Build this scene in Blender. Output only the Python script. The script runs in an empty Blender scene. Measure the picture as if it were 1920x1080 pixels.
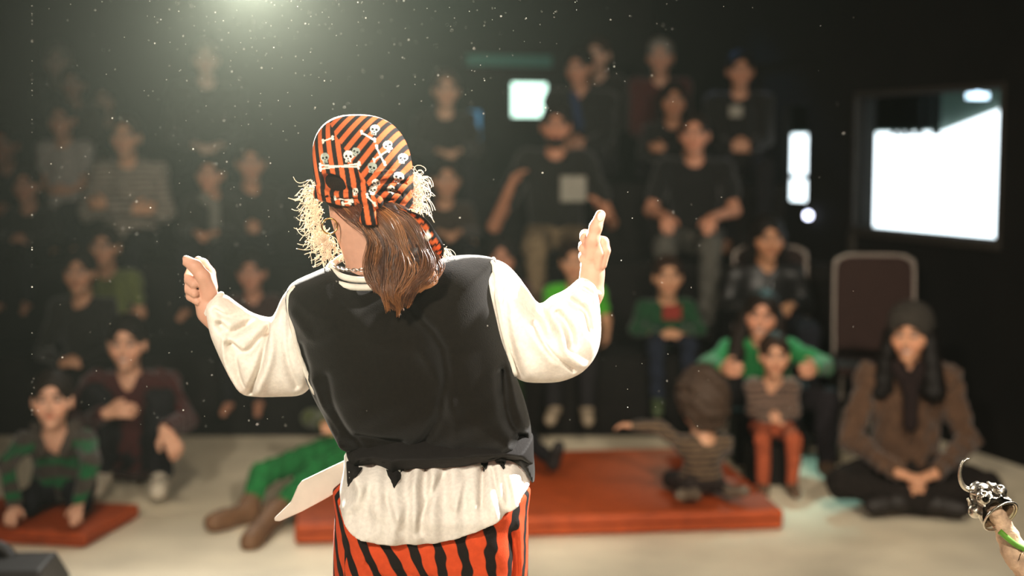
import bpy, math, random
import numpy as np
from mathutils import Vector, Matrix, Euler
random.seed(7); rng = np.random.default_rng(7)
sc = bpy.context.scene
COL = sc.collection

# ------------------------------------------------------------------ camera
FPX, CAMH, HORIZ = 2667.0, 1.50, 280.0          # focal length in pixels (1920 wide), height, horizon row
PITCH = math.atan((540 - HORIZ) / FPX)
cam_d = bpy.data.cameras.new('camera'); cam = bpy.data.objects.new('camera', cam_d); COL.objects.link(cam)
cam.location = (0, 0, CAMH); cam.rotation_euler = (math.pi / 2 - PITCH, 0, 0)
cam_d.sensor_width = 36; cam_d.lens = FPX / 1920 * 36; cam_d.clip_start = .05
cam_d.dof.use_dof = True; cam_d.dof.focus_distance = 2.47; cam_d.dof.aperture_fstop = 1.9
sc.camera = cam
CP, SP = math.cos(PITCH), math.sin(PITCH)
def pix(px, py, Y):
    """world point on the vertical plane y=Y seen at pixel (px,py) of the 1920x1080 frame"""
    u = (px - 960) / FPX; v = (540 - py) / FPX
    dy = CP + v * SP; dz = v * CP - SP
    return np.array([u / dy * Y, Y, CAMH + dz / dy * Y])

# ------------------------------------------------------------------ world, lights, exposure
SPILL = 430
w = bpy.data.worlds.new('world'); sc.world = w; w.use_nodes = True
w.node_tree.nodes['Background'].inputs[0].default_value = (.6, .7, .65, 1)
w.node_tree.nodes['Background'].inputs[1].default_value = .0025
_vs = w.node_tree.nodes.new('ShaderNodeVolumeScatter')          # thin theatre haze in all the air
_vs.inputs['Anisotropy'].default_value = .78; _vs.inputs['Color'].default_value = (.90, 1, .82, 1)
_vs.inputs['Density'].default_value = .00028
w.node_tree.links.new(_vs.outputs[0], w.node_tree.nodes['World Output'].inputs['Volume'])
sc.view_settings.view_transform = 'Standard'; sc.view_settings.look = 'None'
sc.view_settings.gamma = 1; sc.view_settings.use_curve_mapping = False; sc.view_settings.exposure = 0.0
sc.cycles.use_denoising = True
sc.cycles.max_bounces = 6; sc.cycles.diffuse_bounces = 3; sc.cycles.transmission_bounces = 5
sc.cycles.glossy_bounces = 2; sc.cycles.volume_bounces = 0; sc.cycles.transparent_max_bounces = 6
sc.cycles.sample_clamp_indirect = 3.0
def spot(name, loc, target, watts, angle, blend=.6, size=.08, color=(1, 1, 1)):
    d = bpy.data.lights.new(name, 'SPOT'); o = bpy.data.objects.new(name, d); COL.objects.link(o)
    o.location = loc; o.rotation_euler = (Vector(target) - Vector(loc)).to_track_quat('-Z', 'Y').to_euler()
    d.energy = watts; d.spot_size = math.radians(angle); d.spot_blend = blend; d.shadow_soft_size = size; d.color = color
    return o
LAMPS = [  # location, target, watts, cone, blend, size, colour
    (tuple(pix(462, -80, 6.6)), (-.25, 2.5, 1.30), 15500, 25, .75, .07, (1, .97, .88)),   # back light seen as the glow
    (tuple(pix(462, -80, 6.6) + np.array((.0, -.02, 0))), (-.25, 2.5, 1.30), SPILL, 120, 1.0, .07, (1, .97, .88)),    # its wide spill
    ((2.15, 3.55, 3.02), (.15, 3.0, .85), 2300, 60, .6, .07, (1, .96, .92)),            # second back light
    ((1.74, 7.9, 2.56), (1.27, 6.80, .80), 230, 30, 1.0, .05, (.50, 1, .93)),             # cold rim light on the right rows
    ((1.05, 9.75, 2.9), (1.45, 8.95, 1.75), 22, 36, .9, .05, (.18, .45, 1)),              # blue lamp over the back row
    ((-1.35, -.9, 2.93), (.15, 6.2, .55), 1000, 50, .9, .15, (1, .89, .74)),             # warm stage wash
    ((1.5, -.7, 2.93), (.5, 6.4, .55), 1150, 50, .9, .15, (1, .89, .74)),
    ((-.95, 3.3, 3.08), (-.95, 5.6, .3), 120, 62, .9, .15, (1, .84, .64)),              # two added, unseen fill spots that brighten the audience
    ((1.05, 3.3, 3.08), (1.0, 6.5, .6), 240, 62, .9, .15, (1, .84, .64)),
    ((-.3, 9.42, 2.95), (-.2, 10.3, 2.2), 26, 110, .9, .1, (.15, 1, .62)),                 # green wash on the back wall
]

# ------------------------------------------------------------------ materials
def lin(c):
    if isinstance(c, str):
        c = tuple(int(c[i:i + 2], 16) / 255 for i in (0, 2, 4))
    return tuple((x / 12.92 if x <= .04045 else ((x + .055) / 1.055) ** 2.4) for x in c[:3])
MATS = {}
def nt_new(name):
    m = bpy.data.materials.new(name); m.use_nodes = True
    return m, m.node_tree, m.node_tree.nodes['Principled BSDF']
def cloth(name, c, rough=.9, var=.25, scale=60, bump=.25, metal=0, transl=0, attr=False, stripes=None, spec=.2, sheen=0):
    """procedural cloth/solid: base colour with noise variation, weave bump, optional stripes / vertex colour / translucency"""
    key = (name, c if not isinstance(c, list) else tuple(c))
    if key in MATS: return MATS[key]
    m, t, b = nt_new(name); N, L = t.nodes, t.links
    tc = N.new('ShaderNodeTexCoord'); nz = N.new('ShaderNodeTexNoise')
    nz.inputs['Scale'].default_value = scale; nz.inputs['Detail'].default_value = 4
    L.new(tc.outputs['Object'], nz.inputs['Vector'])
    if attr:
        a = N.new('ShaderNodeAttribute'); a.attribute_name = 'Col'; src = a.outputs['Color']
    elif stripes:
        c2, period, duty, axis = stripes
        sp = N.new('ShaderNodeSeparateXYZ'); L.new(tc.outputs['Object'], sp.inputs[0])
        nz2 = N.new('ShaderNodeTexNoise'); nz2.inputs['Scale'].default_value = 7
        L.new(tc.outputs['Object'], nz2.inputs['Vector'])
        ad = N.new('ShaderNodeMath'); ad.operation = 'MULTIPLY_ADD'
        L.new(nz2.outputs[0], ad.inputs[0]); ad.inputs[1].default_value = period * 1.2; L.new(sp.outputs[axis], ad.inputs[2])
        dv = N.new('ShaderNodeMath'); dv.operation = 'DIVIDE'; L.new(ad.outputs[0], dv.inputs[0]); dv.inputs[1].default_value = period
        fr = N.new('ShaderNodeMath'); fr.operation = 'FRACT'; L.new(dv.outputs[0], fr.inputs[0])
        gt = N.new('ShaderNodeMath'); gt.operation = 'GREATER_THAN'; L.new(fr.outputs[0], gt.inputs[0]); gt.inputs[1].default_value = duty
        mx = N.new('ShaderNodeMix'); mx.data_type = 'RGBA'; L.new(gt.outputs[0], mx.inputs[0])
        mx.inputs[6].default_value = (*lin(c), 1); mx.inputs[7].default_value = (*lin(c2), 1); src = mx.outputs[2]
    else:
        rg = N.new('ShaderNodeRGB'); rg.outputs[0].default_value = (*lin(c), 1); src = rg.outputs[0]
    mr = N.new('ShaderNodeMapRange'); mr.inputs[1].default_value = .3; mr.inputs[2].default_value = .7
    mr.inputs[3].default_value = 1 - var; mr.inputs[4].default_value = 1 + var * .4
    L.new(nz.outputs[0], mr.inputs[0])
    ml = N.new('ShaderNodeVectorMath'); ml.operation = 'SCALE'; L.new(src, ml.inputs[0]); L.new(mr.outputs[0], ml.inputs['Scale'])
    L.new(ml.outputs[0], b.inputs['Base Color'])
    b.inputs['Roughness'].default_value = rough; b.inputs['Metallic'].default_value = metal
    b.inputs['Specular IOR Level'].default_value = spec
    if sheen: b.inputs['Sheen Weight'].default_value = sheen
    if bump:
        n3 = N.new('ShaderNodeTexNoise'); n3.inputs['Scale'].default_value = scale * 4; L.new(tc.outputs['Object'], n3.inputs['Vector'])
        bp = N.new('ShaderNodeBump'); bp.inputs['Strength'].default_value = bump; bp.inputs['Distance'].default_value = .002
        L.new(n3.outputs[0], bp.inputs['Height']); L.new(bp.outputs[0], b.inputs['Normal'])
    if transl:
        tr = N.new('ShaderNodeBsdfTranslucent'); ms = N.new('ShaderNodeMixShader'); ms.inputs[0].default_value = transl
        L.new(ml.outputs[0], tr.inputs[0]); out = N['Material Output']
        L.new(b.outputs[0], ms.inputs[1]); L.new(tr.outputs[0], ms.inputs[2]); L.new(ms.outputs[0], out.inputs['Surface'])
    MATS[key] = m
    return m
def glow(name, c, s):
    m, t, b = nt_new(name); b.inputs['Base Color'].default_value = (*lin(c), 1)
    b.inputs['Emission Color'].default_value = (*lin(c), 1); b.inputs['Emission Strength'].default_value = s
    return m
BLACK = cloth('black_paint', '16130f', .85, .3, 12, .15)
SKINV = cloth('skin', 'skin', .55, .10, 40, .1, attr=True, spec=.3)
SKINV.node_tree.nodes['Principled BSDF'].inputs['Subsurface Weight'].default_value = .12
SKINV.node_tree.nodes['Principled BSDF'].inputs['Subsurface Radius'].default_value = (.012, .005, .003)

# ------------------------------------------------------------------ mesh helpers
def mesh_obj(name, V, Fq, m, parent=None, col=None, smooth=True, origin=(0, 0, 0)):
    V = np.asarray(V, np.float32) - np.asarray(origin, np.float32)
    me = bpy.data.meshes.new(name)
    if isinstance(Fq, np.ndarray) and Fq.ndim == 2:
        n, k = Fq.shape
        me.vertices.add(len(V)); me.vertices.foreach_set('co', V.ravel())
        me.loops.add(n * k); me.loops.foreach_set('vertex_index', Fq.astype(np.int32).ravel())
        me.polygons.add(n); me.polygons.foreach_set('loop_start', np.arange(0, n * k, k, dtype=np.int32))
        me.update(calc_edges=True)
    else:
        me.from_pydata([tuple(map(float, v)) for v in V], [], [tuple(int(i) for i in f) for f in Fq]); me.update()
    if smooth: me.polygons.foreach_set('use_smooth', np.ones(len(me.polygons), bool))
    if col is not None:
        a = me.color_attributes.new('Col', 'FLOAT_COLOR', 'POINT')
        c = np.ones((len(V), 4), np.float32); c[:, :3] = col; a.data.foreach_set('color', c.ravel())
    if m: me.materials.append(m)
    o = bpy.data.objects.new(name, me); COL.objects.link(o)
    if parent: o.parent = parent
    return o
def tag(o, label, cat, group=None, kind=None):
    if label: o['label'] = label
    if cat: o['category'] = cat
    if group: o['group'] = group
    if kind: o['kind'] = kind
    return o
def empty(name, loc, rz=0):
    o = bpy.data.objects.new(name, None); COL.objects.link(o); o.location = loc; o.rotation_euler = (0, 0, rz)
    o.empty_display_size = .1
    return o
def boxVF(lo, hi, M=None):
    V = np.array([[x, y, z] for x in (lo[0], hi[0]) for y in (lo[1], hi[1]) for z in (lo[2], hi[2])], float)
    if M is not None: V = V @ np.array(M).T
    return V, [(0, 1, 3, 2), (4, 6, 7, 5), (0, 4, 5, 1), (2, 3, 7, 6), (0, 2, 6, 4), (1, 5, 7, 3)]
def box(name, lo, hi, m, parent=None, bevel=0):
    V, Fq = boxVF(lo, hi); o = mesh_obj(name, V, Fq, m, parent, smooth=False)
    if bevel:
        b = o.modifiers.new('bevel', 'BEVEL'); b.width = bevel; b.segments = 3
    return o
def tubeVF(P, R, n=8, closed=False, flat=None):
    """tube along points P with radii R"""
    P = np.asarray(P, float); R = np.broadcast_to(np.asarray(R, float), (len(P),))
    T = np.gradient(P, axis=0)
    if closed: T = np.roll(P, -1, 0) - np.roll(P, 1, 0)
    T /= np.linalg.norm(T, axis=1, keepdims=True) + 1e-9
    up = np.array([0, 1., 0]) if abs(T[0][1]) < .9 else np.array([1., 0, 0])
    V = []
    nrm = np.cross(T[0], up); nrm /= np.linalg.norm(nrm)
    for i in range(len(P)):
        nrm = nrm - T[i] * np.dot(nrm, T[i]); nrm /= np.linalg.norm(nrm) + 1e-9
        bn = np.cross(T[i], nrm)
        for k in range(n):
            a = 2 * math.pi * k / n
            V.append(P[i] + R[i] * (math.cos(a) * nrm + math.sin(a) * bn))
    Fq = []; m_ = len(P)
    for i in range(m_ if closed else m_ - 1):
        j = (i + 1) % m_
        for k in range(n):
            Fq.append((i * n + k, i * n + (k + 1) % n, j * n + (k + 1) % n, j * n + k))
    if not closed:
        Fq.append(tuple(range(n))[::-1]); Fq.append(tuple((m_ - 1) * n + k for k in range(n)))
    return np.array(V), Fq
def spline(P, n):
    """Catmull-Rom resample"""
    P = np.asarray(P, float); Q = np.vstack([2 * P[0] - P[1], P, 2 * P[-1] - P[-2]])
    out = []
    for t in np.linspace(0, len(P) - 1 - 1e-6, n):
        i = int(t); u = t - i; a, b, c, d = Q[i:i + 4]
        out.append(.5 * ((2 * b) + (c - a) * u + (2 * a - 5 * b + 4 * c - d) * u * u + (3 * b - a - 3 * c + d) * u ** 3))
    return np.array(out)
def latheVF(prof, n=24):
    V = [(r * math.cos(2 * math.pi * k / n), r * math.sin(2 * math.pi * k / n), z) for r, z in prof for k in range(n)]
    Fq = [(i * n + k, i * n + (k + 1) % n, (i + 1) * n + (k + 1) % n, (i + 1) * n + k) for i in range(len(prof) - 1) for k in range(n)]
    return np.array(V), Fq
def join(parts):
    Vs, Fs, o = [], [], 0
    for V, Fq in parts:
        Vs.append(np.asarray(V)); Fs += [tuple(i + o for i in f) for f in Fq]; o += len(V)
    return np.vstack(Vs), Fs

# ------------------------------------------------------------------ signed distance grids -> smooth continuous surfaces
class Grid:
    def __init__(s, lo, hi, h):
        s.lo = np.asarray(lo, np.float32); s.h = h
        s.n = np.maximum(np.ceil((np.asarray(hi) - s.lo) / h).astype(int) + 1, 4)
        s.F = np.full(s.n, 1.0, np.float32)
        s.ax = [s.lo[i] + h * np.arange(s.n[i], dtype=np.float32) for i in range(3)]
    def sub(s, lo, hi):
        a = np.clip(np.floor((np.asarray(lo) - s.lo) / s.h).astype(int), 0, s.n)
        b = np.clip(np.ceil((np.asarray(hi) - s.lo) / s.h).astype(int) + 1, 0, s.n)
        if (b <= a).any(): return None, None
        sl = tuple(slice(a[i], b[i]) for i in range(3))
        X = s.ax[0][sl[0]][:, None, None]; Y = s.ax[1][sl[1]][None, :, None]; Z = s.ax[2][sl[2]][None, None, :]
        return sl, (X, Y, Z)
    def put(s, sl, d, k, op):
        A = s.F[sl]
        if op == 'sub':
            d = -d; h_ = np.clip(.5 - .5 * (d - A) / max(k, 1e-5), 0, 1); s.F[sl] = d + (A - d) * h_ + k * h_ * (1 - h_)
        else:
            h_ = np.clip(.5 + .5 * (d - A) / max(k, 1e-5), 0, 1); s.F[sl] = d + (A - d) * h_ - k * h_ * (1 - h_)
    def cap(s, a, b, ra, rb=None, k=.02, op='add', g=(1, 1, 1)):
        rb = ra if rb is None else rb
        a = np.asarray(a, np.float32); b = np.asarray(b, np.float32); m = max(ra, rb) + k + 3 * s.h
        sl, XYZ = s.sub(np.minimum(a, b) - m, np.maximum(a, b) + m)
        if sl is None: return
        p = [XYZ[i] - a[i] for i in range(3)]; ba = b - a; L = float(ba @ ba) + 1e-9
        t = np.clip((p[0] * ba[0] + p[1] * ba[1] + p[2] * ba[2]) / L, 0, 1)
        d = np.sqrt((p[0] - t * ba[0]) ** 2 + (p[1] - t * ba[1]) ** 2 + (p[2] - t * ba[2]) ** 2) - (ra + (rb - ra) * t)
        s.put(sl, d, k, op)
    def ell(s, c, r, R=None, k=.02, op='add'):
        c = np.asarray(c, np.float32); r = np.asarray(r, np.float32); m = float(r.max()) + k + 3 * s.h
        sl, XYZ = s.sub(c - m, c + m)
        if sl is None: return
        p = [XYZ[i] - c[i] for i in range(3)]
        if R is not None:
            R = np.asarray(R, np.float32); p = [p[0] * R[0, i] + p[1] * R[1, i] + p[2] * R[2, i] for i in range(3)]
        k0 = np.sqrt((p[0] / r[0]) ** 2 + (p[1] / r[1]) ** 2 + (p[2] / r[2]) ** 2)
        k1 = np.sqrt((p[0] / r[0] ** 2) ** 2 + (p[1] / r[1] ** 2) ** 2 + (p[2] / r[2] ** 2) ** 2) + 1e-6
        s.put(sl, k0 * (k0 - 1) / k1, k, op)
    def waves(s, amp, freq, seed, n=3):
        r = np.random.default_rng(seed)
        for _ in range(n):
            q = r.normal(size=3) * freq; ph = r.uniform(0, 6.28)
            X, Y, Z = s.ax[0][:, None, None], s.ax[1][None, :, None], s.ax[2][None, None, :]
            s.F += (amp / n) * np.sin(q[0] * X + q[1] * Y + q[2] * Z + ph)
    def mesh(s): return nets(s.F, s.lo, s.h)
def nets(F, lo, h):
    S = F < 0
    c = np.zeros(tuple(np.array(F.shape) - 1), np.uint8)
    cor = [(i, j, k) for i in (0, 1) for j in (0, 1) for k in (0, 1)]
    n = c.shape
    for i, j, k in cor: c += S[i:i + n[0], j:j + n[1], k:k + n[2]]
    act = (c > 0) & (c < 8); idx = np.argwhere(act)
    vid = np.full(n, -1, np.int32); vid[act] = np.arange(len(idx))
    val = {q: F[idx[:, 0] + q[0], idx[:, 1] + q[1], idx[:, 2] + q[2]] for q in cor}
    acc = np.zeros((len(idx), 3), np.float32); cnt = np.zeros(len(idx), np.float32)
    for a in cor:
        for d in range(3):
            if a[d] == 0:
                b = list(a); b[d] = 1; b = tuple(b); fa, fb = val[a], val[b]
                m = (fa < 0) != (fb < 0); t = np.where(m, fa / np.where(m, fa - fb, 1), 0)
                for e in range(3): acc[:, e] += m * (a[e] + t * (b[e] - a[e]))
                cnt += m
    V = lo + h * (idx + acc / cnt[:, None])
    Q = []
    for d in range(3):
        e1, e2 = (d + 1) % 3, (d + 2) % 3
        s0 = [slice(None)] * 3; s1 = [slice(None)] * 3; s0[d] = slice(0, -1); s1[d] = slice(1, None)
        A, B = S[tuple(s0)], S[tuple(s1)]; e = np.argwhere(A != B)
        e = e[(e[:, e1] > 0) & (e[:, e2] > 0) & (e[:, e1] < n[e1]) & (e[:, e2] < n[e2])]
        if not len(e): continue
        def cell(o1, o2):
            q = e.copy(); q[:, e1] -= o1; q[:, e2] -= o2; return vid[q[:, 0], q[:, 1], q[:, 2]]
        q = np.stack([cell(1, 1), cell(0, 1), cell(0, 0), cell(1, 0)], 1)
        fl = ~A[e[:, 0], e[:, 1], e[:, 2]]; q[fl] = q[fl][:, ::-1]; Q.append(q)
    Q = np.concatenate(Q); Q = Q[(Q >= 0).all(1)]
    return V.astype(np.float32), Q
def relax(V, Q, it=2, lam=.5):
    n = len(V)
    for _ in range(it):
        acc = np.zeros_like(V); cnt = np.zeros(n, np.float32)
        for a, b in ((0, 1), (1, 2), (2, 3), (3, 0)):
            for i, j in ((a, b), (b, a)):
                acc += np.stack([np.bincount(Q[:, i], V[Q[:, j], e], n) for e in range(3)], 1).astype(np.float32)
                cnt += np.bincount(Q[:, i], minlength=n)
        V = V + lam * (acc / np.maximum(cnt, 1)[:, None] - V)
    return V
def poly_sdf(P, X, Z):
    """inside-positive distance to closed polygon P (n,2) on grid X(nx,1), Z(1,nz)"""
    d = np.full(np.broadcast(X, Z).shape, 1e9, np.float32); ins = np.zeros(d.shape, bool); n = len(P)
    for i in range(n):
        ax, az = P[i]; bx, bz = P[(i + 1) % n]; ex, ez = bx - ax, bz - az
        t = np.clip(((X - ax) * ex + (Z - az) * ez) / (ex * ex + ez * ez + 1e-12), 0, 1)
        d = np.minimum(d, (X - ax - t * ex) ** 2 + (Z - az - t * ez) ** 2)
        c = (az > Z) != (bz > Z)
        ins ^= c & (X < ex * (Z - az) / (ez if abs(ez) > 1e-9 else 1e-9) + ax)
    d = np.sqrt(d); return np.where(ins, d, -d)
def seg_dist(P, X, Z):
    d = np.full(np.broadcast(X, Z).shape, 1e9, np.float32)
    for i in range(len(P) - 1):
        ax, az = P[i]; ex, ez = P[i + 1] - P[i]
        t = np.clip(((X - ax) * ex + (Z - az) * ez) / (ex * ex + ez * ez + 1e-12), 0, 1)
        d = np.minimum(d, (X - ax - t * ex) ** 2 + (Z - az - t * ez) ** 2)
    return np.sqrt(d)
def smooth_poly(P, n=None):
    P = np.asarray(P, float); m = len(P); out = []
    for i in range(m):
        a, b, c, d = P[(i - 1) % m], P[i], P[(i + 1) % m], P[(i + 2) % m]
        for u in (0, .33, .67):
            out.append(.5 * ((2 * b) + (c - a) * u + (2 * a - 5 * b + 4 * c - d) * u * u + (3 * b - a - 3 * c + d) * u ** 3))
    return np.array(out)
class Puff:
    """a soft closed garment piece: outline on the plane y=Y0, rounded with edge radius R and half thickness T"""
    def __init__(s, poly_px, Y0, R, T, h, yc=None, folds=(), wr=None, smooth=True, cut=None):
        pp = smooth_poly(poly_px) if smooth else np.asarray(poly_px, float)
        P = np.array([pix(a, b, Y0)[[0, 2]] for a, b in pp])
        lo, hi = P.min(0) - .03, P.max(0) + .03
        X = np.arange(lo[0], hi[0], h, dtype=np.float32)[:, None]; Z = np.arange(lo[1], hi[1], h, dtype=np.float32)[None, :]
        d = poly_sdf(P, X, Z)
        cy = np.zeros_like(d) if yc is None else yc(X, Z) + 0 * d
        disp = np.zeros_like(d)
        for line, wd, amp in folds:
            q = spline([pix(a, b, Y0)[[0, 2]] for a, b in line], 10) if len(line) > 2 else np.array([pix(a, b, Y0)[[0, 2]] for a, b in line])
            disp += amp * np.exp(-(seg_dist(q, X, Z) / wd) ** 2)
        if wr: disp += wr(X, Z)
        y0, y1 = Y0 + cy.min() - T - .05, Y0 + cy.max() + T + .05
        Y = np.arange(y0, y1, h, dtype=np.float32)[None, None, :]
        wv = (Y - Y0 - cy[:, :, None]); e = np.maximum(R - d, 0)[:, :, None]
        F = np.sqrt(e ** 2 + (wv * (R / T)) ** 2) - R
        F = F * min(T / R, 1)
        edge = np.clip(d / .02, 0, 1)[:, :, None]
        F -= disp[:, :, None] * edge * np.where(wv < 0, 1, -.2) * np.clip(np.abs(wv) / .02, 0, 1)
        if cut:
            c_ = np.array([pix(a, b, Y0 - T * .92) for a, b in spline(cut, 60)]); F = np.maximum(F, (np.interp(X, c_[:, 0], c_[:, 2]) - Z)[:, :, None])
        V, Q = nets(F.astype(np.float32), np.array([lo[0], lo[1], y0], np.float32), h)
        s.V = V[:, [0, 2, 1]]; s.Q = Q[:, ::-1]
        # camera-side surface depth for things that lie on this piece
        inside = F < 0; first = np.argmax(inside, axis=2); has = inside.any(2)
        s.front = np.where(has, y0 + h * first, np.nan); s.lo, s.h, s.Y0 = lo, h, Y0
    def on_iter(s, px, py, lift=0):
        y = s.Y0
        for _ in range(4):
            q = pix(px, py, y); y = s.y_at(q[0], q[2], y + lift) - lift
        return pix(px, py, y)
    def y_at(s, x, z, default=None):
        i = int(np.clip((x - s.lo[0]) / s.h, 0, s.front.shape[0] - 1)); j = int(np.clip((z - s.lo[1]) / s.h, 0, s.front.shape[1] - 1))
        v = s.front[i, j]
        return (s.Y0 if default is None else default) if np.isnan(v) else float(v)
    def on(s, px, py, lift=0):
        q = pix(px, py, s.Y0); y = s.y_at(q[0], q[2]) - lift; return pix(px, py, y)
    def build(s, name, m, parent, origin, it=2, col=None):
        s.V = relax(s.V, s.Q, it)
        return mesh_obj(name, s.V, s.Q, m, parent, col=None if col is None else col(s.V), origin=origin)

# ================================================================== the room
TH = math.atan(.322); CT, ST = math.cos(TH), math.sin(TH)
RM = np.array([[CT, -ST, 0], [ST, CT, 0], [0, 0, 1.]])           # room frame -> world (room turned against the camera)
def rw(x, y, z): return RM @ np.array([x, y, z], float)
LX0, LX1, LY0, LY1, ZC = -1.9, 4.337, -3.0, 9.995, 3.25
def ray(px, py):
    p = pix(px, py, 1.0); return p - np.array([0, 0, CAMH])
def floor_at(px, py, z=0.0):
    d = ray(px, py); t = (z - CAMH) / d[2]; return np.array([0, 0, CAMH]) + d * t
def wall_at(px, py, n, c):
    d = ray(px, py); n = np.array(n); o = np.array([0, 0, CAMH]); return o + d * ((c - n @ o) / (n @ d))
NX, NY = RM[:, 0], RM[:, 1]
def rbox(lo, hi): return boxVF(lo, hi, RM)
def struct(name, parts, m, parent=None):
    V, Fq = join(parts); o = mesh_obj(name, V, Fq, m, parent, smooth=False)
    if parent is None: o['kind'] = 'structure'
    return o
WALL = cloth('black_wall_paint', '0d0b09', .8, .35, 5, .1)
FLOORM = cloth('beige_vinyl_floor', 'ded2b8', .42, .22, 3, .06, spec=.4)
FLOORM.node_tree.nodes['Principled BSDF'].inputs['Roughness'].default_value = .45
struct('floor', [rbox((LX0 - .2, LY0 - .2, -.2), (LX1 + 1.9, LY1 + .2, 0))], FLOORM)
struct('ceiling', [rbox((LX0 - .2, LY0 - .2, ZC), (LX1 + 1.9, LY1 + .2, ZC + .2))], WALL)
struct('wall_left', [rbox((LX0 - .2, LY0, 0), (LX0, LY1, ZC))], WALL)
struct('wall_front', [rbox((LX0, LY0 - .2, 0), (LX1, LY0, ZC))], WALL)
struct('wall_back', [rbox((LX0, LY1, 0), (LX1, LY1 + .2, ZC))], WALL)
# right wall with the control-booth window and the door opening
wy0, wy1, wz0, wz1 = 5.82, 7.10, 1.06, 1.79
dy0, dy1, dz1 = 7.55, 8.35, 2.05
T = .12
struct('wall_right', [rbox((LX1, LY0, 0), (LX1 + T, wy0, ZC)), rbox((LX1, wy0, 0), (LX1 + T, wy1, wz0)), rbox((LX1, wy0, wz1), (LX1 + T, wy1, ZC)),
                      rbox((LX1, wy1, 0), (LX1 + T, dy0, ZC)), rbox((LX1, dy0, dz1), (LX1 + T, dy1, ZC)), rbox((LX1, dy1, 0), (LX1 + T, LY1, ZC))], WALL)
FRAME = cloth('dark_metal_frame', '37332e', .5, .2, 20, .1, metal=.3, spec=.4)
glassm, t_, b_ = nt_new('clear_glass'); b_.inputs['Transmission Weight'].default_value = 1; b_.inputs['Roughness'].default_value = .0
b_.inputs['IOR'].default_value = 1.02; b_.inputs['Base Color'].default_value = (.95, 1, .98, 1)
win = struct('window_1', [rbox((LX1 - .02, wy0 - .03, wz0 - .045), (LX1 + T, wy1 + .03, wz0)), rbox((LX1 - .01, wy0 - .03, wz1), (LX1 + T, wy1 + .03, wz1 + .03)),
                         rbox((LX1 - .01, wy0 - .03, wz0), (LX1 + T, wy0, wz1)), rbox((LX1 - .01, wy1, wz0), (LX1 + T, wy1 + .03, wz1))], FRAME)
struct('window_pane', [rbox((LX1 + .05, wy0, wz0), (LX1 + .056, wy1, wz1))], glassm, win)
struct('trim_1', [rbox((LX1 - .03, wy1 - .01, .75), (LX1, wy1 + .03, wz0 - .045))], FRAME)
# booth behind the window, its bright white wall put in as an added glowing panel
BOOTH = cloth('pale_green_booth_wall', '7d8f86', .8, .1, 8, .05)
BX, BY = LX1 + 1.85, 11.6
struct('wall_booth', [rbox((BX - .1, 4.3, .2), (BX, BY, 2.3)), rbox((LX1 + T, 4.2, .2), (BX, 4.3, 2.3)), rbox((LX1 + T, BY, .2), (BX, BY + .1, 2.3)),
                      rbox((LX1 + T, 4.2, 2.2), (BX, BY + .1, 2.3)), rbox((LX1 + T, 4.2, .0), (BX, BY + .1, .2)), rbox((LX1, LY1 + .2, .2), (LX1 + T, BY, 2.3))], BOOTH)
BOOTH_GLOW = glow('booth_wall_glow', 'eef6ff', 3.2)  # emission stands in for the booth's strongly lit white wall
V = np.array([RM @ np.array((LX1 + 1.70, a, b)) for a, b in [(4.4, .45), (11.5, .45), (11.5, 1.625), (8.75, 1.625), (8.1, 1.77), (4.4, 1.9)]])
V2 = V + RM[:, 0] * .03
o = mesh_obj('booth_glow_panel', np.vstack([V, V2]), [(5, 4, 3, 2, 1, 0), (6, 7, 8, 9, 10, 11)] + [(i, (i + 1) % 6, 6 + (i + 1) % 6, 6 + i) for i in range(6)], BOOTH_GLOW, smooth=False); o['kind'] = 'structure'
DARKSTRIP = cloth('dark_strip', '0d1210', .8, .2, 20, .1)
for k, pxs in enumerate((1676, 1690, 1705, 1724, 1756)):
    q = wall_at(pxs, 230, NX, LX1 + .35); ly = RM[:, 1] @ q; hw = (.012, .014, .02, .02, .026)[k]
    o = struct('hanging_strip', [rbox((LX1 + .34, ly - hw, 1.575), (LX1 + .36, ly + hw, 2.2))], DARKSTRIP)
    tag(o, ('thinnest dark strip hanging beside the booth valance board', 'thin dark strip hanging second from the booth valance board', 'dark strip hanging third from the booth valance board', 'dark strip hanging fourth from the booth valance board', 'widest dark strip hanging alone nearest the booth pendant light')[k], 'strip', 'dark strips hanging behind the booth window'); o.pop('kind')
o = struct('valance', [rbox((LX1 + .40, 7.0, 1.61), (LX1 + .42, 9.6, 2.2))], DARKSTRIP); o.pop('kind')
tag(o, 'dark valance board behind the booth window top', 'valance')
lm = glow('booth_lamp', 'cfe9ff', 6)
q = wall_at(1833, 181, NX, LX1 + .5); ly = RM[:, 1] @ q
o = struct('ceiling_light', [rbox((LX1 + .45, ly - .03, q[2] - .012), (LX1 + .55, ly + .03, q[2] + .018)), rbox((LX1 + .49, ly - .005, q[2] + .018), (LX1 + .51, ly + .005, 2.2))], lm); o.pop('kind')
tag(o, 'small white pendant light glowing inside the booth', 'light')
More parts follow.
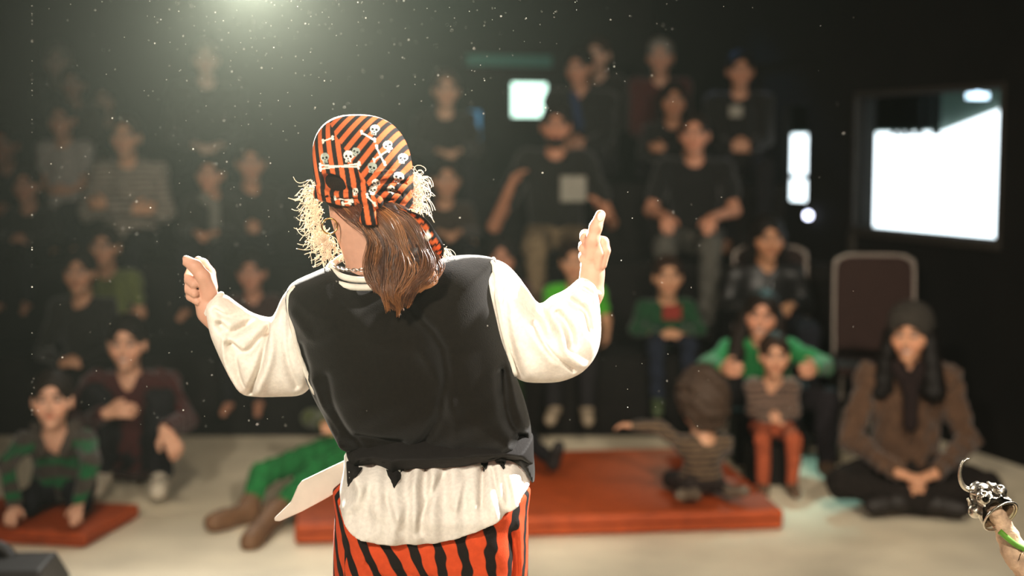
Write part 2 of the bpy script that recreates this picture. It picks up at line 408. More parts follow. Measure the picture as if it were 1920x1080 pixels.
# door with its narrow lit glass
gy0, gy1, gz0, gz1 = 7.71, 8.0, 1.18, 1.78
door = struct('door_1', [rbox((LX1 + .03, dy0, 0), (LX1 + .08, gy0, dz1)), rbox((LX1 + .03, gy1, 0), (LX1 + .08, dy1, dz1)), rbox((LX1 + .03, gy0, 0), (LX1 + .08, gy1, gz0)),
                        rbox((LX1 + .03, gy0, gz1), (LX1 + .08, gy1, dz1))], WALL)
struct('door_pane', [rbox((LX1 + .05, gy0, gz0), (LX1 + .056, gy1, gz1))], glassm, door)
struct('glazing_bar', [rbox((LX1 + .025, gy0, 1.315), (LX1 + .085, gy1, 1.345))], WALL, door)
V, Fq = latheVF([(.0, 0), (.02, 0), (.024, .01), (.02, .03), (0, .035)], 16)
hq = wall_at(1511, 404, NX, LX1 - .03); MR = Matrix(RM.tolist()) @ Matrix.Rotation(-math.pi / 2, 3, 'Y')
o = mesh_obj('handle_glint', V @ np.array(MR).T, Fq, glow('glint_white', 'dfe4ff', 8)); o.location = hq + RM[:, 0] * .03  # glint of the door handle, put in as a glowing knob
tag(o, 'small white door handle glint put in as a glowing knob', 'lamp')
# things on the back wall
def on_back(px, py, off=.02): return wall_at(px, py, NY, LY1 - off)
def back_panel(name, pxa, pya, pxb, pyb, m, dep=.03):
    a, b = on_back(pxa, pyb, .0), on_back(pxb, pya, .0)
    ax, bx = RM[:, 0] @ a, RM[:, 0] @ b
    return [rbox((ax, LY1 - dep, a[2]), (bx, LY1, b[2]))]
o = struct('wall_screen', back_panel('s', 948, 150, 1026, 226, 0, .06), DARKSTRIP); o.pop('kind')
tag(o, 'square wall screen glowing pale green above the seats', 'screen')
struct('display', back_panel('s', 955, 157, 1019, 219, 0, .07), glow('screen_glow', 'd9ffee', 2.2), o)
o = struct('light_strip', back_panel('s', 879, 208, 898, 263, 0, .04), glow('blue_strip_glow', '4b86b4', .45)); o.pop('kind')
tag(o, 'short upright blue light strip on the back wall', 'light')
o = struct('lit_shelf', back_panel('s', 872, 106, 1030, 124, 0, .06), glow('shelf_teal_glow', '1f4a46', .07)); o.pop('kind')  # wall shelf; the teal light on it is put in as emission
tag(o, 'long shelf high on the back wall with its dim teal light put in as glow', 'light')
# seating tiers
TIER = cloth('dark_tier_carpet', '100d0b', .95, .4, 25, .3)
TZ = (.42, .85, 1.28); TY = (7.35, 8.05, 8.75, 9.5)
TX = ((1.06, 1.06), (1.90, 1.68), (1.68, 1.45))
for k, nm in enumerate(('lowest', 'middle', 'highest')):
    fp = [(-3.15, TY[k]), (TX[k][0], TY[k]), (TX[k][1], TY[k + 1] - .006), (-3.15, TY[k + 1] - (.006 if k < 2 else .05))]
    V = [(x, y, z) for z in (0, TZ[k]) for x, y in fp]
    o = mesh_obj('seating_tier', V, [(3, 2, 1, 0), (4, 5, 6, 7)] + [(i, (i + 1) % 4, 4 + (i + 1) % 4, 4 + i) for i in range(4)], TIER, smooth=False)
    b = o.modifiers.new('bevel', 'BEVEL'); b.width = .01; b.segments = 3
    tag(o, f'{nm} dark carpeted seating step of the stand', 'seating')
# gym mats
MATM = cloth('orange_vinyl_mat', '9a4016', .6, .22, 18, .12, spec=.3)
def mat_pad(label, p0, p1, depth, hgt):
    d = p1 - p0; L = np.linalg.norm(d[:2]); a = math.atan2(d[1], d[0])
    o = empty('gym_mat', (p0[0], p0[1], 0), a); tag(o, label, 'mat', )
    box('pad', (0, 0, 0.002), (L, depth, hgt), MATM, o, bevel=.018)
    V, Fq = tubeVF(np.array([(.015, -.001, hgt * .55), (L - .015, -.001, hgt * .55)]), .003, 6)
    mesh_obj('seam', V, Fq, cloth('mat_seam', '5a1f0c', .7), o)
    return o
mat_pad('large orange gym mat in the middle of the floor', floor_at(552, 1023), floor_at(1470, 994), 1.2, .085)
mat_pad('small red-orange gym mat under the kneeling boy', floor_at(-190, 1010), floor_at(160, 1030), .47, .06)
# upholstered stacking chair
def chair(label, x, y, rz, cc):
    o = empty('chair', (x, y, 0), rz); tag(o, label, 'chair', )
    cm = cloth('brown_upholstery', cc, .9, .2, 60, .3); fm = cloth('chair_metal', '6b625a', .4, .1, 20, 0, metal=.7, spec=.5)
    g = Grid((-.25, -.26, .40), (.25, .24, .52), .01)
    V, Fq = boxVF((-.21, -.22, .42), (.21, .20, .47)); s = mesh_obj('seat', V, Fq, cm, o, smooth=False); b = s.modifiers.new('b', 'BEVEL'); b.width = .02; b.segments = 3
    pr = [(-.19, .49), (-.19, .90), (-.165, .945), (-.12, .965), (.12, .965), (.165, .945), (.19, .90), (.19, .49)]
    V = [(x_, .20 + (z - .45) * .12, z) for x_, z in pr] + [(x_, .245 + (z - .45) * .12, z) for x_, z in pr]; n = len(pr)
    s = mesh_obj('backrest', V, [tuple(range(n)), tuple(range(2 * n - 1, n - 1, -1))] + [(i, n + i, n + (i + 1) % n, (i + 1) % n) for i in range(n)], cm, o, smooth=False)
    b = s.modifiers.new('b', 'BEVEL'); b.width = .012; b.segments = 2
    P = spline([(x_ * 1.03, .222 + (z - .45) * .12, z) for x_, z in [(-.19, .45)] + pr + [(.19, .45)]], 40)
    V, Fq = tubeVF(P, .012, 8); mesh_obj('back_frame', V, Fq, fm, o)
    for sx in (-1, 1):
        V, Fq = tubeVF([(sx * .19, -.20, .43), (sx * .2, -.23, .0)], .012, 8); mesh_obj('leg', V, Fq, fm, o)
        V, Fq = tubeVF([(sx * .195, .22, .47), (sx * .2, .28, .0)], .012, 8); mesh_obj('leg', V, Fq, fm, o)
    return o
q = pix(1615, 500, 7.0); chair('empty brown upholstered chair behind the woman in the grey hat', q[0] + .07, 6.9, math.radians(-8), '2b1c18')
q = pix(1440, 445, 7.52); chair('dark chair under the woman in the leather jacket', q[0] + .04, 7.50, math.radians(-4), '241a17')
# stage lamps on bars
CANM = cloth('black_lamp_can', '141414', .5, .1, 20, .1, spec=.4)
spot('lamp_light', *LAMPS.pop(1))                                 # the spill shares the can of the first lamp
for i, (loc, tgt, W_, ang, bl, sz, colr) in enumerate(LAMPS):
    spot('lamp_light', loc, tgt, W_, ang, bl, sz, colr)
    o = empty('stage_lamp', loc); o.rotation_euler = (Vector(tgt) - Vector(loc)).to_track_quat('-Z', 'Y').to_euler()
    tag(o, ['back light lamp hanging over the left seats', 'side light lamp hanging over the bare floor by the right wall', 'cold rim lamp by the right wall', 'blue lamp over the door',
            'warm stage lamp facing the audience by the left wall', 'warm stage lamp facing the audience by the right wall', 'added warm fill lamp over the floor by the left wall', 'added warm fill lamp over the floor by the right wall', 'green lamp washing the back wall'][i], 'lamp')
    V, Fq = latheVF([(.100, .0), (.105, .0), (.105, .20), (.06, .27), (.0, .27), (.0, .265), (.058, .262), (.100, .19), (.100, 0)], 24)
    mesh_obj('can', V, Fq, CANM, o)
    V, Fq = tubeVF(spline([(-.115, 0, .1), (-.115, .12, .12), (-.06, .17, .12), (.06, .17, .12), (.115, .12, .12), (.115, 0, .1)], 24), .008, 6)
    mesh_obj('yoke', V, Fq, CANM, o)
for y_, z_ in ((6.75, 2.75), (5.4, 3.2), (9.15, 3.2), (-.75, 3.2), (3.4, 3.21)):
    a, b = (-2.0, 1.9) if y_ > 3 else (-1.55, 1.9)
    V, Fq = tubeVF([(a, y_, z_), (b, y_, z_)], .024, 12)
    o = mesh_obj('lighting_bar', V, Fq, CANM); tag(o, f'black steel lighting bar under the ceiling, hung {z_:.2f} metres up'.split(',')[0] + {6.75: ' over the front rows', 5.4: ' over the mat', 9.15: ' over the back row', -.75: ' over the stage front', 3.4: ' over the open floor'}[y_], 'bar')

# ================================================================== people
def rotm(rx, ry, rz): return np.array(Euler((math.radians(rx), math.radians(ry), math.radians(rz)), 'XYZ').to_matrix())
def sst(a, b, x): t = np.clip((x - a) / (b - a), 0, 1); return t * t * (3 - 2 * t)
def head_prims(g, C, R, s, ears=True, smile=False):
    A = lambda *p: C + R @ (np.array(p) * s)
    g.ell(A(0, .018, .030), np.array((.073, .092, .086)) * s, R, .03 * s)
    g.ell(A(0, -.022, -.045), np.array((.055, .062, .066)) * s, R, .035 * s)
    g.cap(A(0, -.066, -.094), A(0, -.060, -.086), .020 * s, k=.025 * s)
    for e in (-1, 1):
        g.cap(A(e * .036, -.058, -.026), A(e * .046, -.04, -.02), .026 * s, k=.025 * s)
        g.ell(A(e * .031, -.098, .010), np.array((.018, .014, .012)) * s, R, .012 * s, 'sub')
        g.ell(A(e * .031, -.078, .010), np.array((.0125,) * 3) * s, R, .004 * s)
        g.cap(A(e * .046, -.076, .027), A(e * .014, -.088, .025), .008 * s, k=.014 * s)
        if ears: g.ell(A(e * .077, .012, -.004), np.array((.011, .022, .033)) * s, R, .008 * s)
    g.cap(A(0, -.088, .008), A(0, -.108, -.026), .008 * s, .0135 * s, k=.012 * s)
    g.cap(A(-.010, -.098, -.028), A(.010, -.098, -.028), .009 * s, k=.008 * s)
    wl = .026 if smile else .019
    g.cap(A(-wl, -.078, -.055 + (.006 if smile else 0)), A(0, -.090, -.057), .007 * s, .009 * s, k=.008 * s)
    g.cap(A(wl, -.078, -.055 + (.006 if smile else 0)), A(0, -.090, -.057), .007 * s, .009 * s, k=.008 * s)
def face_col(V, C, R, s, skin, hairc, smile=False):
    L = ((V - C) @ R) / s; x, y, z = L.T; c = np.tile(np.array(lin(skin), np.float32), (len(V), 1))
    fr = (y < -.045)
    def mix(m, colr): nonlocal c; c = c + (np.array(colr, np.float32) - c) * m[:, None]
    sk = np.array(lin(skin))
    ch = np.exp(-((np.abs(x) - .042) ** 2 + (z + .028) ** 2) / .0006) * fr; mix(.35 * ch, sk * (1.05, .72, .62))
    r2 = ((np.abs(x) - .031) / .0165) ** 2 + ((z - .010) / .0085) ** 2
    mix((1 - sst(.6, 1.3, r2)) * fr, (.30, .27, .25)); mix((1 - sst(.25, .6, r2)) * fr, (.02, .013, .01))
    br = (np.abs(z - .031 + (np.abs(x) - .03) ** 2 * 8) < .006) & (np.abs(x) > .012) & (np.abs(x) < .052) & fr
    mix(.8 * br, lin(hairc))
    zz = z + .056 - (8 * x * x if smile else 0)
    lw = .030 if smile else .022
    mo = np.exp(-(x / lw) ** 4) * fr
    mix(mo * np.exp(-(zz / .0085) ** 2) * .85, sk * (.85, .42, .40))
    if smile: mix(np.exp(-(x / .020) ** 4) * np.exp(-(zz / .0045) ** 4) * fr, (.62, .58, .52))
    return c
def hand_prims(g, W, d, n, s, curl=.5, side=1):
    """five-fingered hand: wrist W, direction d, palm normal n"""
    d = np.asarray(d, float); d /= np.linalg.norm(d); n = np.asarray(n, float); n = n - d * (n @ d); n /= np.linalg.norm(n) + 1e-9
    t = np.cross(d, n) * side
    for o_ in (-.020, 0, .020): g.cap(W + d * .01 * s + t * o_ * .6 * s, W + d * .075 * s + t * o_ * s, .016 * s, .015 * s, k=.012 * s)
    for i, (o_, L) in enumerate(((-.029, .058), (-.010, .075), (.010, .080), (.028, .072))):
        a = W + d * .078 * s + t * o_ * s; c1 = curl * .9; c2 = curl * 1.9
        b = a + (d * math.cos(c1) + n * math.sin(c1)) * L * .5 * s
        e = b + (d * math.cos(c2) + n * math.sin(c2)) * L * .5 * s
        g.cap(a, b, .0095 * s, .0088 * s, k=.004 * s); g.cap(b, e, .0088 * s, .0075 * s, k=.004 * s)
    a = W + d * .025 * s + t * .024 * s; b = a + (d * .6 + t * .7 + n * .3) * .04 * s; e = b + (d * .85 + t * .2 + n * .35) * .032 * s
    g.cap(a, b, .014 * s, .0115 * s, k=.01 * s); g.cap(b, e, .0112 * s, .009 * s, k=.004 * s)
def arms_pose(kind, S, pz, s, L):
    """elbow, wrist, hand direction, palm normal for side e (-1/+1); S = shoulder"""
    e = 1 if S[0] > 0 else -1
    if kind == 'crossed':
        E = S + np.array((e * .07, -.06, -.25 * L)) * s; Wr = np.array((-e * .07, S[1] / s - .20, (S[2] / s - .22 * L) + (.02 if e > 0 else -.01))) * s
        return E, Wr, (-e, -.05, .12), (0, 1, .2)
    if kind == 'clap':
        E = S + np.array((e * .06, -.12, -.23 * L)) * s; Wr = np.array((e * .035, S[1] / s - .33, S[2] / s - .14 * L)) * s
        return E, Wr, (-e * .15, -.35, .9), (-e, 0, 0)
    if kind == 'clasp':
        E = S + np.array((e * .09, -.08, -.25 * L)) * s; Wr = np.array((e * .06, S[1] / s - .30, S[2] / s - .28 * L)) * s
        return E, Wr, (-e * .9, -.3, .15), (0, .6, -.5)
    if kind == 'knees':
        E = S + np.array((e * .07, -.14, -.24 * L)) * s; Wr = np.array((e * .12, S[1] / s - .36, pz / s + .12)) * s
        return E, Wr, (-e * .1, -.9, -.25), (0, 0, -1)
    if kind == 'tuck':
        E = S + np.array((e * .005, -.05, -.24 * L)) * s; Wr = np.array((e * .06, S[1] / s - .15, S[2] / s - .30 * L)) * s
        return E, Wr, (-e * .9, -.15, .1), (0, 1, 0)
    if kind == 'down':
        E = S + np.array((e * .06, .02, -.26 * L)) * s; Wr = S + np.array((e * .07, -.07, -.34 * L)) * s
        return E, Wr, (0, -.15, -1), (-e, 0, 0)
    E = S + np.array((e * .06, -.03, -.26 * L)) * s; Wr = np.array((e * .08, S[1] / s - .24, pz / s + .10)) * s     # lap
    return E, Wr, (-e * .6, -.7, -.1), (0, 0, -1)
def person(label, px, py, Y, seat=0.0, yaw=0, s=1.0, hs=None, lean=.0, head=(0, 0, 0), legs='chair', arms='lap', hair=('short', '1c130d'), skin='b98a6c',
           top='1a1815', top_name='sweater', stripes=None, neck='round', sleeves=1.0, pants='17161a', shoe='1a1714', smile=False, h=.009, arm_l=None, arm_r=None,
           custom_legs=None, knee=.42, shoe_size=1.0, gloss=False, lift=0.0, drop=None, shoes=True, extra=None, sag=.0):
    """one seated figure; (px,py,Y) is the centre of its head, seat the height it sits on; faces the camera at yaw 0"""
    hs = hs or (.55 + .45 * s)
    Hw = pix(px, py, Y); Rz = np.array(Matrix.Rotation(math.radians(yaw), 3, 'Z'))
    zh = Hw[2] - seat
    Hl = np.array((0, -lean, zh)); base = Hw - Rz @ Hl; base[2] = seat
    root = empty('person', base, math.radians(yaw)); tag(root, label, 'person')
    drop = drop if drop is not None else (seat if seat < .6 else .43)
    P = np.array((0, .03, .128 * s + lift)); Rh = rotm(*head)
    N = Hl + np.array((0, .03, -.150 * hs)); tl = N[2] - P[2]; L = np.clip(tl / (.45 * s), .6, 1.2)
    Ch = P * .38 + N * .62; Ch[1] += .02; Wa = P * .72 + N * .28
    sw = .158 * s
    S = {e: N + np.array((e * sw, .012, -.045 * s)) for e in (-1, 1)}
    ax = N - P; ax /= np.linalg.norm(ax); rx = math.degrees(math.atan2(-ax[1], ax[2])); Rt = rotm(rx, 0, 0)
    A = {}
    for e, ov in ((-1, arm_l), (1, arm_r)):
        if ov is not None: A[e] = tuple(np.array(q, float) for q in ov)
        else: A[e] = arms_pose(arms, S[e], P[2], s, L)
        A[e] = tuple(np.array(q, float) for q in A[e])
    if callable(custom_legs):
        to_l = lambda q: Rz.T @ (np.asarray(q) - base); LG = custom_legs(to_l)
    elif custom_legs: LG = custom_legs
    else:
        LG = {}
        for e in (-1, 1):
            hp = P + np.array((e * .085 * s, -.02, -.015 * s))
            if legs == 'cross': LG[e] = (hp, np.array((e * .29, -.27, .11)) * s, np.array((-e * .07, -.34, .055)) * s, np.array((-e * .16, -.37, .045)) * s)
            elif legs == 'kneel': LG[e] = (hp, np.array((e * .10, -.12, .082)) * s, np.array((e * .09, .10, .082)) * s, np.array((e * .09, .13, .08)) * s)
            elif legs == 'crouch': LG[e] = (hp, np.array((e * .09, -.14, .16)) * s, np.array((e * .08, .04, .07)) * s, np.array((e * .09, -.07, .055)) * s)
            elif legs == 'up': LG[e] = (hp, np.array((e * .13, -.36, .40)) * s, np.array((e * .12, -.52, .06)) * s, np.array((e * .13, -.64, .035)) * s)
            elif legs == 'out': LG[e] = (hp, np.array((e * .12, -.40, .13)) * s, np.array((e * .16, -.74, .06)) * s, np.array((e * .18, -.77, .16)) * s)
            else: LG[e] = (hp, np.array((e * .12 * s, -.40 * s, .10 * s)), np.array((e * .11 * s, -.42 * s, max(-drop + .055 * s, -knee * s + .06))), np.array((e * .125 * s, -.55 * s, max(-drop + .048 * s, -knee * s + .03))))
    pts = [Hl, N, P, *S.values()] + [q for a in A.values() for q in a[:2]] + [q for l in LG.values() for q in l]
    lo = np.min(pts, 0) - .2; hi = np.max(pts, 0) + .2
    # ---- body: one continuous skin surface
    g = Grid(lo, hi, h)
    def torso(g, i, k=.05):
        g.ell(Ch, np.array((.140, .092, .155 * L)) * s + i, Rt, k * s); g.ell(Wa, np.array((.125, .092, .13 * L)) * s + i, Rt, k * s)
        g.ell(P, np.array((.15, .11, .10)) * s + i, None, k * s)
        for e in (-1, 1): g.cap(N + np.array((0, .01, -.03 * s)), S[e], .045 * s + i, .048 * s + i, k=.03 * s)
    torso(g, 0); head_prims(g, Hl, Rh, hs, smile=smile)
    g.cap(Hl + Rh @ (np.array((0, .02, -.06)) * hs), N + np.array((0, .012, -.03)), .046 * hs, .052 * hs, k=.025)
    for e in (-1, 1):
        E, Wr, hd, hn = A[e]
        g.cap(S[e], E, .042 * s, .034 * s, k=.02); g.cap(E, Wr, .034 * s, .024 * s, k=.015)
        hand_prims(g, Wr, hd, hn, .95 * s, .55, -e)
        hp, K, An, To = LG[e]
        g.cap(hp, K, .07 * s, .05 * s, k=.03); g.cap(K, An, .05 * s, .034 * s, k=.02); g.cap(An, To, .034 * s, .026 * s, k=.015)
    V, Q = g.mesh(); mesh_obj('body', V, Q, SKINV, root, col=face_col(V, Hl, Rh, hs, skin, hair[1], smile))
    sd = abs(hash(label)) % 9999 if False else sum(map(ord, label))
    # ---- top
    g = Grid(lo, hi, h); i = .016 * s
    torso(g, i)
    for e in (-1, 1):
        E, Wr, hd, hn = A[e]
        if sleeves > .6:
            g.cap(S[e], E, .050 * s + .5 * i, .043 * s + .4 * i, k=.03); g.cap(E, E + (Wr - E) * (.95 * sleeves - .02), .043 * s + .4 * i, .034 * s + .003, k=.018)
        else: g.cap(S[e], S[e] + (E - S[e]) * sleeves * 1.6, .052 * s + .5 * i, .056 * s, k=.03)
    g.waves(.011 * s, 38, sd)
    if neck == 'v':
        g.cap(N + np.array((0, -.07, .05)) * s, Ch + np.array((0, -.13 * s, .03 * s)), .060 * s, .016 * s, .015, 'sub'); g.cap(N + np.array((0, 0, .05 * s)), N + np.array((0, 0, .0)), .052 * s, k=.01, op='sub')
    else: g.cap(N + np.array((0, -.04 * s, .06 * s)), N + np.array((0, -.015 * s, .005)), .060 * s, .052 * s, .012, 'sub')
    V, Q = g.mesh()
    nm = 'cloth_' + top
    tm = cloth(nm if not stripes else nm + '_striped', top, .45 if gloss else .92, .15 if gloss else .3, 30, .1 if gloss else .35, stripes=stripes, sheen=0 if gloss else .15, spec=.4 if gloss else .2)
    tob = mesh_obj(top_name, V, Q, tm, root)
    # ---- trousers
    if pants:
        g = Grid(lo, hi, max(h, .010)); g.ell(P, np.array((.165, .125, .105)) * s, None, .04)
        for e in (-1, 1):
            hp, K, An, To = LG[e]
            g.cap(hp, K, .083 * s, .063 * s, k=.03); g.cap(K, An + (K - An) * .08, .061 * s, .048 * s, k=.02)
        g.waves(.010 * s, 35, sd + 3); V, Q = g.mesh(); mesh_obj('trousers', V, Q, cloth('cloth_' + pants, pants, .95, .3, 30, .3), root)
    if shoes:
        for e in (-1, 1):
            hp, K, An, To = LG[e]; d = To - An; d /= np.linalg.norm(d) + 1e-9
            g = Grid(np.minimum(An, To) - .14, np.maximum(An, To) + .14, .008)
            z_ = s * shoe_size; g.cap(An - d * .02 * z_, To, .041 * z_, .034 * z_, k=.01); g.cap(To - d * .03 * z_, To + d * .02 * z_, .037 * z_, .032 * z_, k=.02); g.cap(An, An + (K - An) / np.linalg.norm(K - An) * .05 * z_, .043 * z_, .040 * z_, k=.015)
            V, Q = g.mesh(); mesh_obj('shoe', V, Q, cloth('shoe_' + shoe, shoe, .6, .2, 30, .15, spec=.3), root)
    # ---- hair
    st, hc = hair
    if st != 'none':
        B = lambda *p: Hl + Rh @ (np.array(p) * hs)
        g = Grid(Hl - .30 * hs - (.18 if 'long' in st else 0), Hl + .24 * hs, .0065 if h < .008 else .008)
        fl = {'fluffy': .034, 'curly': .022}.get(st, .012)
        g.ell(B(0, .024, .036), (np.array((.074, .092, .087)) + fl) * hs, Rh, .02)
        g.ell(B(0, .06, -.03), (np.array((.060, .05, .055)) + fl) * hs, Rh, .03)
        if st in ('bob', 'long', 'longwavy'):
            b = -.10 if st == 'bob' else -.24
            for e in (-1, 1):
                if st != 'bob': g.cap(B(e * .080, .0, -.02), B(e * .108, -.04, -.23), .036 * hs, .056 * hs, k=.03)
                g.cap(B(e * .075, .02, .0), B(e * .088, .03, b), .030 * hs, .026 * hs, k=.03); g.cap(B(e * .05, .07, .0), B(e * .06, .075, b), .04 * hs, .035 * hs, k=.04)
        if st == 'tied': g.ell(B(0, .14, .03), np.array((.035, .035, .04)) * hs, Rh, .02)
        g.ell(B(0, -.112, -.020 if st != 'thin' else -.004), np.array((.060 if st in ('bob', 'long', 'longwavy') else .074, .085, .100)) * hs, Rh, .012, 'sub')
        g.ell(B(0, -.055, -.125), np.array((.072, .10, .075)) * hs, Rh, .012, 'sub')
        if st in ('short', 'thin', 'tied'):
            for e in (-1, 1): g.ell(B(e * .088, -.01, -.035), np.array((.03, .035, .05)) * hs, Rh, .01, 'sub')
        g.waves(.006 if st not in ('fluffy', 'curly') else .014, 130, sd + 9, 4)
        V, Q = g.mesh(); mesh_obj('hair', V, Q, cloth('hair_' + hc, hc, .6, .35, 90, .5, spec=.15), root)
    if extra: extra(root, dict(H=Hl, R=Rh, N=N, P=P, Ch=Ch, S=S, A=A, hs=hs, s=s, LG=LG))
    return root
def blob(root, name, prims, m, h=.007):
    """a small soft part made of capsules / ellipsoids in the person's own frame"""
    pts = np.array([q for p in prims for q in (p[1], p[2] if p[0] == 'c' else p[1])]); g = Grid(pts.min(0) - .16, pts.max(0) + .16, h)
    for p in prims:
        if p[0] == 'c': g.cap(p[1], p[2], p[3], p[4], k=.012)
        elif p[0] == 's': g.cap(p[1], p[2], p[3], p[4], k=.008, op='sub')
        else: g.ell(p[1], p[2], None, .012)
    V, Q = g.mesh(); return mesh_obj(name, V, Q, m, root)
def patch(name, w_, hgt, zoff, m):
    """flat print on the chest"""
    def f(root, J):
        c = J['Ch'] + np.array((zoff[0], -.118 * J['s'] - .012, zoff[1])); V, Fq = boxVF(c - (w_ / 2, .006, hgt / 2), c + (w_ / 2, .006, hgt / 2))
        o = mesh_obj(name, V, Fq, m, root, smooth=False); b = o.modifiers.new('b', 'BEVEL'); b.width = .005
    return f
A3 = np.array
# ---------------- front row
def boy_hood(root, J):
    N, S = J['N'], J['S']
    blob(root, 'hood', [('c', N + A3((-.07, .03, .02)), N + A3((-.045, -.06, -.06)), .026, .02), ('c', N + A3((.07, .03, .02)), N + A3((.045, -.06, -.06)), .026, .02),
                        ('c', N + A3((-.07, .03, .02)), N + A3((.07, .03, .02)), .035, .035)], cloth('hood_grey', '3b352f', .95, .2, 40, .3))
s_ = .66
person('boy in a green and grey striped hooded top kneeling on the small red-orange mat', 98, 752, 5.50, seat=.075, s=.72, hs=.93, lean=.10, yaw=6, head=(-4, 0, 4), hair=('short', '1a110b'), skin='c99a80',
       top='39352f', stripes=('12502d', .085, .55, 2), top_name='hooded_top', neck='v', pants='15161a', shoe='201c18', h=.0062, extra=boy_hood,
       arm_l=((-.155, -.20, .22), (-.12, -.25, .065), (0, -.9, -.3), (0, 0, -1)), arm_r=((.16, -.20, .22), (.12, -.25, .065), (0, -.9, -.3), (0, 0, -1)),
       custom_legs={e: (A3((e * .06, .02, .06)), A3((e * .10, -.12, .045)), A3((e * .09, .10, .055)), A3((e * .09, .14, .06))) for e in (-1, 1)})
def cardigan_cup(root, J): pass
person('woman in a maroon V-neck cardigan with clasped hands sitting behind the boy', 238, 645, 6.15, seat=.02, s=.98, hs=.98, lean=.10, yaw=4, head=(2, 0, 0), custom_legs={-1: (A3((-.085, .01, .12)), A3((-.12, -.20, .42)), A3((-.10, -.22, .07)), A3((-.10, -.33, .05))), 1: (A3((.085, .01, .12)), A3((.16, -.22, .40)), A3((.16, -.26, .07)), A3((.17, -.38, .05)))}, hair=('tied', '120c09'), skin='bd8f74',
       top='35100f', top_name='cardigan', neck='v', pants='131215', shoe='b8ae9c', h=.0065, smile=True,
       arm_l=((-.25, -.12, .26), (-.05, -.33, .37), (.85, -.3, .25), (0, .6, -.4)), arm_r=((.25, -.16, .30), (.22, -.48, .33), (.5, -.55, -.65), (0, .4, -.6)))
person('child in an olive shirt and bright green trousers with brown boots stretched forward', 672, 722, 6.25, seat=.115, s=.80, hs=.9, lean=.02, legs='out', hair=('short', '2a1a10'), skin='b98a6c', top='3a421a', top_name='shirt',
       pants='1d6a34', shoe='6e5038', shoe_size=1.4, h=.007, arm_l=((-.20, -.06, .20), (-.13, -.20, .20), (.3, -.9, .1), (0, 0, -1)), arms='lap',
       custom_legs=lambda L_: {-1: (A3((-.07, 0, .07)), L_(pix(492, 888, 5.80)), L_(pix(462, 962, 5.62)), L_(pix(408, 978, 5.50))), 1: (A3((.07, 0, .07)), L_(pix(590, 883, 5.86)), L_(pix(512, 966, 5.50)), L_(pix(472, 1013, 5.27)))})
def hat(root, J):
    H, hs = J['H'], J['hs']; B = lambda *p: H + J['R'] @ (A3(p) * hs)
    g = Grid(H - .16, H + .2, .006); g.ell(B(0, .024, .050), A3((.098, .115, .098)) * hs, J['R'], .02)
    g.ell(B(0, -.10, -.03), A3((.085, .085, .085)) * hs, J['R'], .01, 'sub'); g.ell(B(0, .0, -.11), A3((.16, .2, .10)) * hs, J['R'], .01, 'sub'); g.waves(.005, 110, 5, 4)
    V, Q = g.mesh(); mesh_obj('knit_hat', V, Q, cloth('grey_knit', '2f2b26', .95, .3, 60, .5), root)
    N = J['N']; blob(root, 'scarf', [('c', N + A3((-.05, -.05, .01)), N + A3((.0, -.10, -.07)), .035, .03), ('c', N + A3((.05, -.05, .01)), N + A3((.0, -.10, -.07)), .035, .03), ('c', N + A3((0, -.105, -.06)), N + A3((0, -.125, -.22)), .035, .03)],
                     cloth('dark_scarf', '1b1110', .95, .2, 60, .4))
person('smiling woman in a grey knit hat and brown jacket sitting cross-legged by the right wall', 1706, 628, 5.95, seat=0.02, s=1.0, hs=.98, lean=.04, yaw=-8, head=(4, 0, -16), legs='cross', hair=('long', '0f0b09'), skin='b98768',
       top='4a3526', top_name='jacket', neck='round', pants='17120f', shoe='1a1512', smile=True, h=.006, extra=hat,
       arm_l=((-.24, -.08, .26), (-.07, -.31, .17), (.8, -.4, -.2), (0, 0, -1)), arm_r=((.24, -.08, .26), (.08, -.31, .17), (-.8, -.4, -.2), (0, 0, -1)))
def tod_curls(root, J):
    pass
person('toddler with a round mop of hair in a striped jumper kneeling with back turned', 1312, 752, 5.72, seat=.10, s=.55, hs=.96, yaw=196, head=(0, 0, 10), hair=('fluffy', '3a2c22'), skin='b98a6c',
       top='6a5641', stripes=('2a211b', .024, .45, 2), top_name='jumper', pants='2b2320', shoe='5f5245', h=.0062,
       arm_l=((-.13, -.04, .16), (-.10, -.13, .06), (0, -1, -.2), (0, 0, -1)), arm_r=((.15, -.06, .27), (.25, -.11, .27), (.9, -.3, .1), (0, 0, -1)),
       custom_legs={e: (A3((e * .05, .02, .05)), A3((e * .07, -.13, .035)), A3((e * .08, .14, .03)), A3((e * (.16 if e > 0 else .11), .19, .045))) for e in (-1, 1)})
# ---------------- woman and child on the right
st_ = box('low_stool', (-.16, -.12, .0), (.16, .12, .24), cloth('stool_black', '181412', .8, .2, 20, .1), bevel=.015)
q = pix(1430, 590, 6.75); st_.location = (q[0] + .02, 6.76, 0); tag(st_, 'low black stool under the woman in the green cardigan', 'stool')
person('long-haired woman in a green cardigan holding a small child between her knees', 1428, 592, 6.70, seat=.25, custom_legs={e: (A3((e * .08, -.01, .10)), A3((e * .27, -.33, .12)), A3((e * .27, -.36, -.19 if e > 0 else -.095)), A3((e * .29, -.48, -.20 if e > 0 else -.105))) for e in (-1, 1)}, s=.94, hs=.95, lean=.03, yaw=-4, head=(4, 6, -8), hair=('longwavy', '1c120c'), skin='c0896c', top='22703a', top_name='cardigan',
       neck='v', pants='191518', shoe='4a3a2c', h=.0065, smile=True, knee=.30,
       arm_l=((-.25, -.10, .24), (-.20, -.36, .26), (.25, -.9, .1), (1, 0, 0)), arm_r=((.28, -.10, .24), (.20, -.36, .26), (-.25, -.9, .1), (-1, 0, 0)))
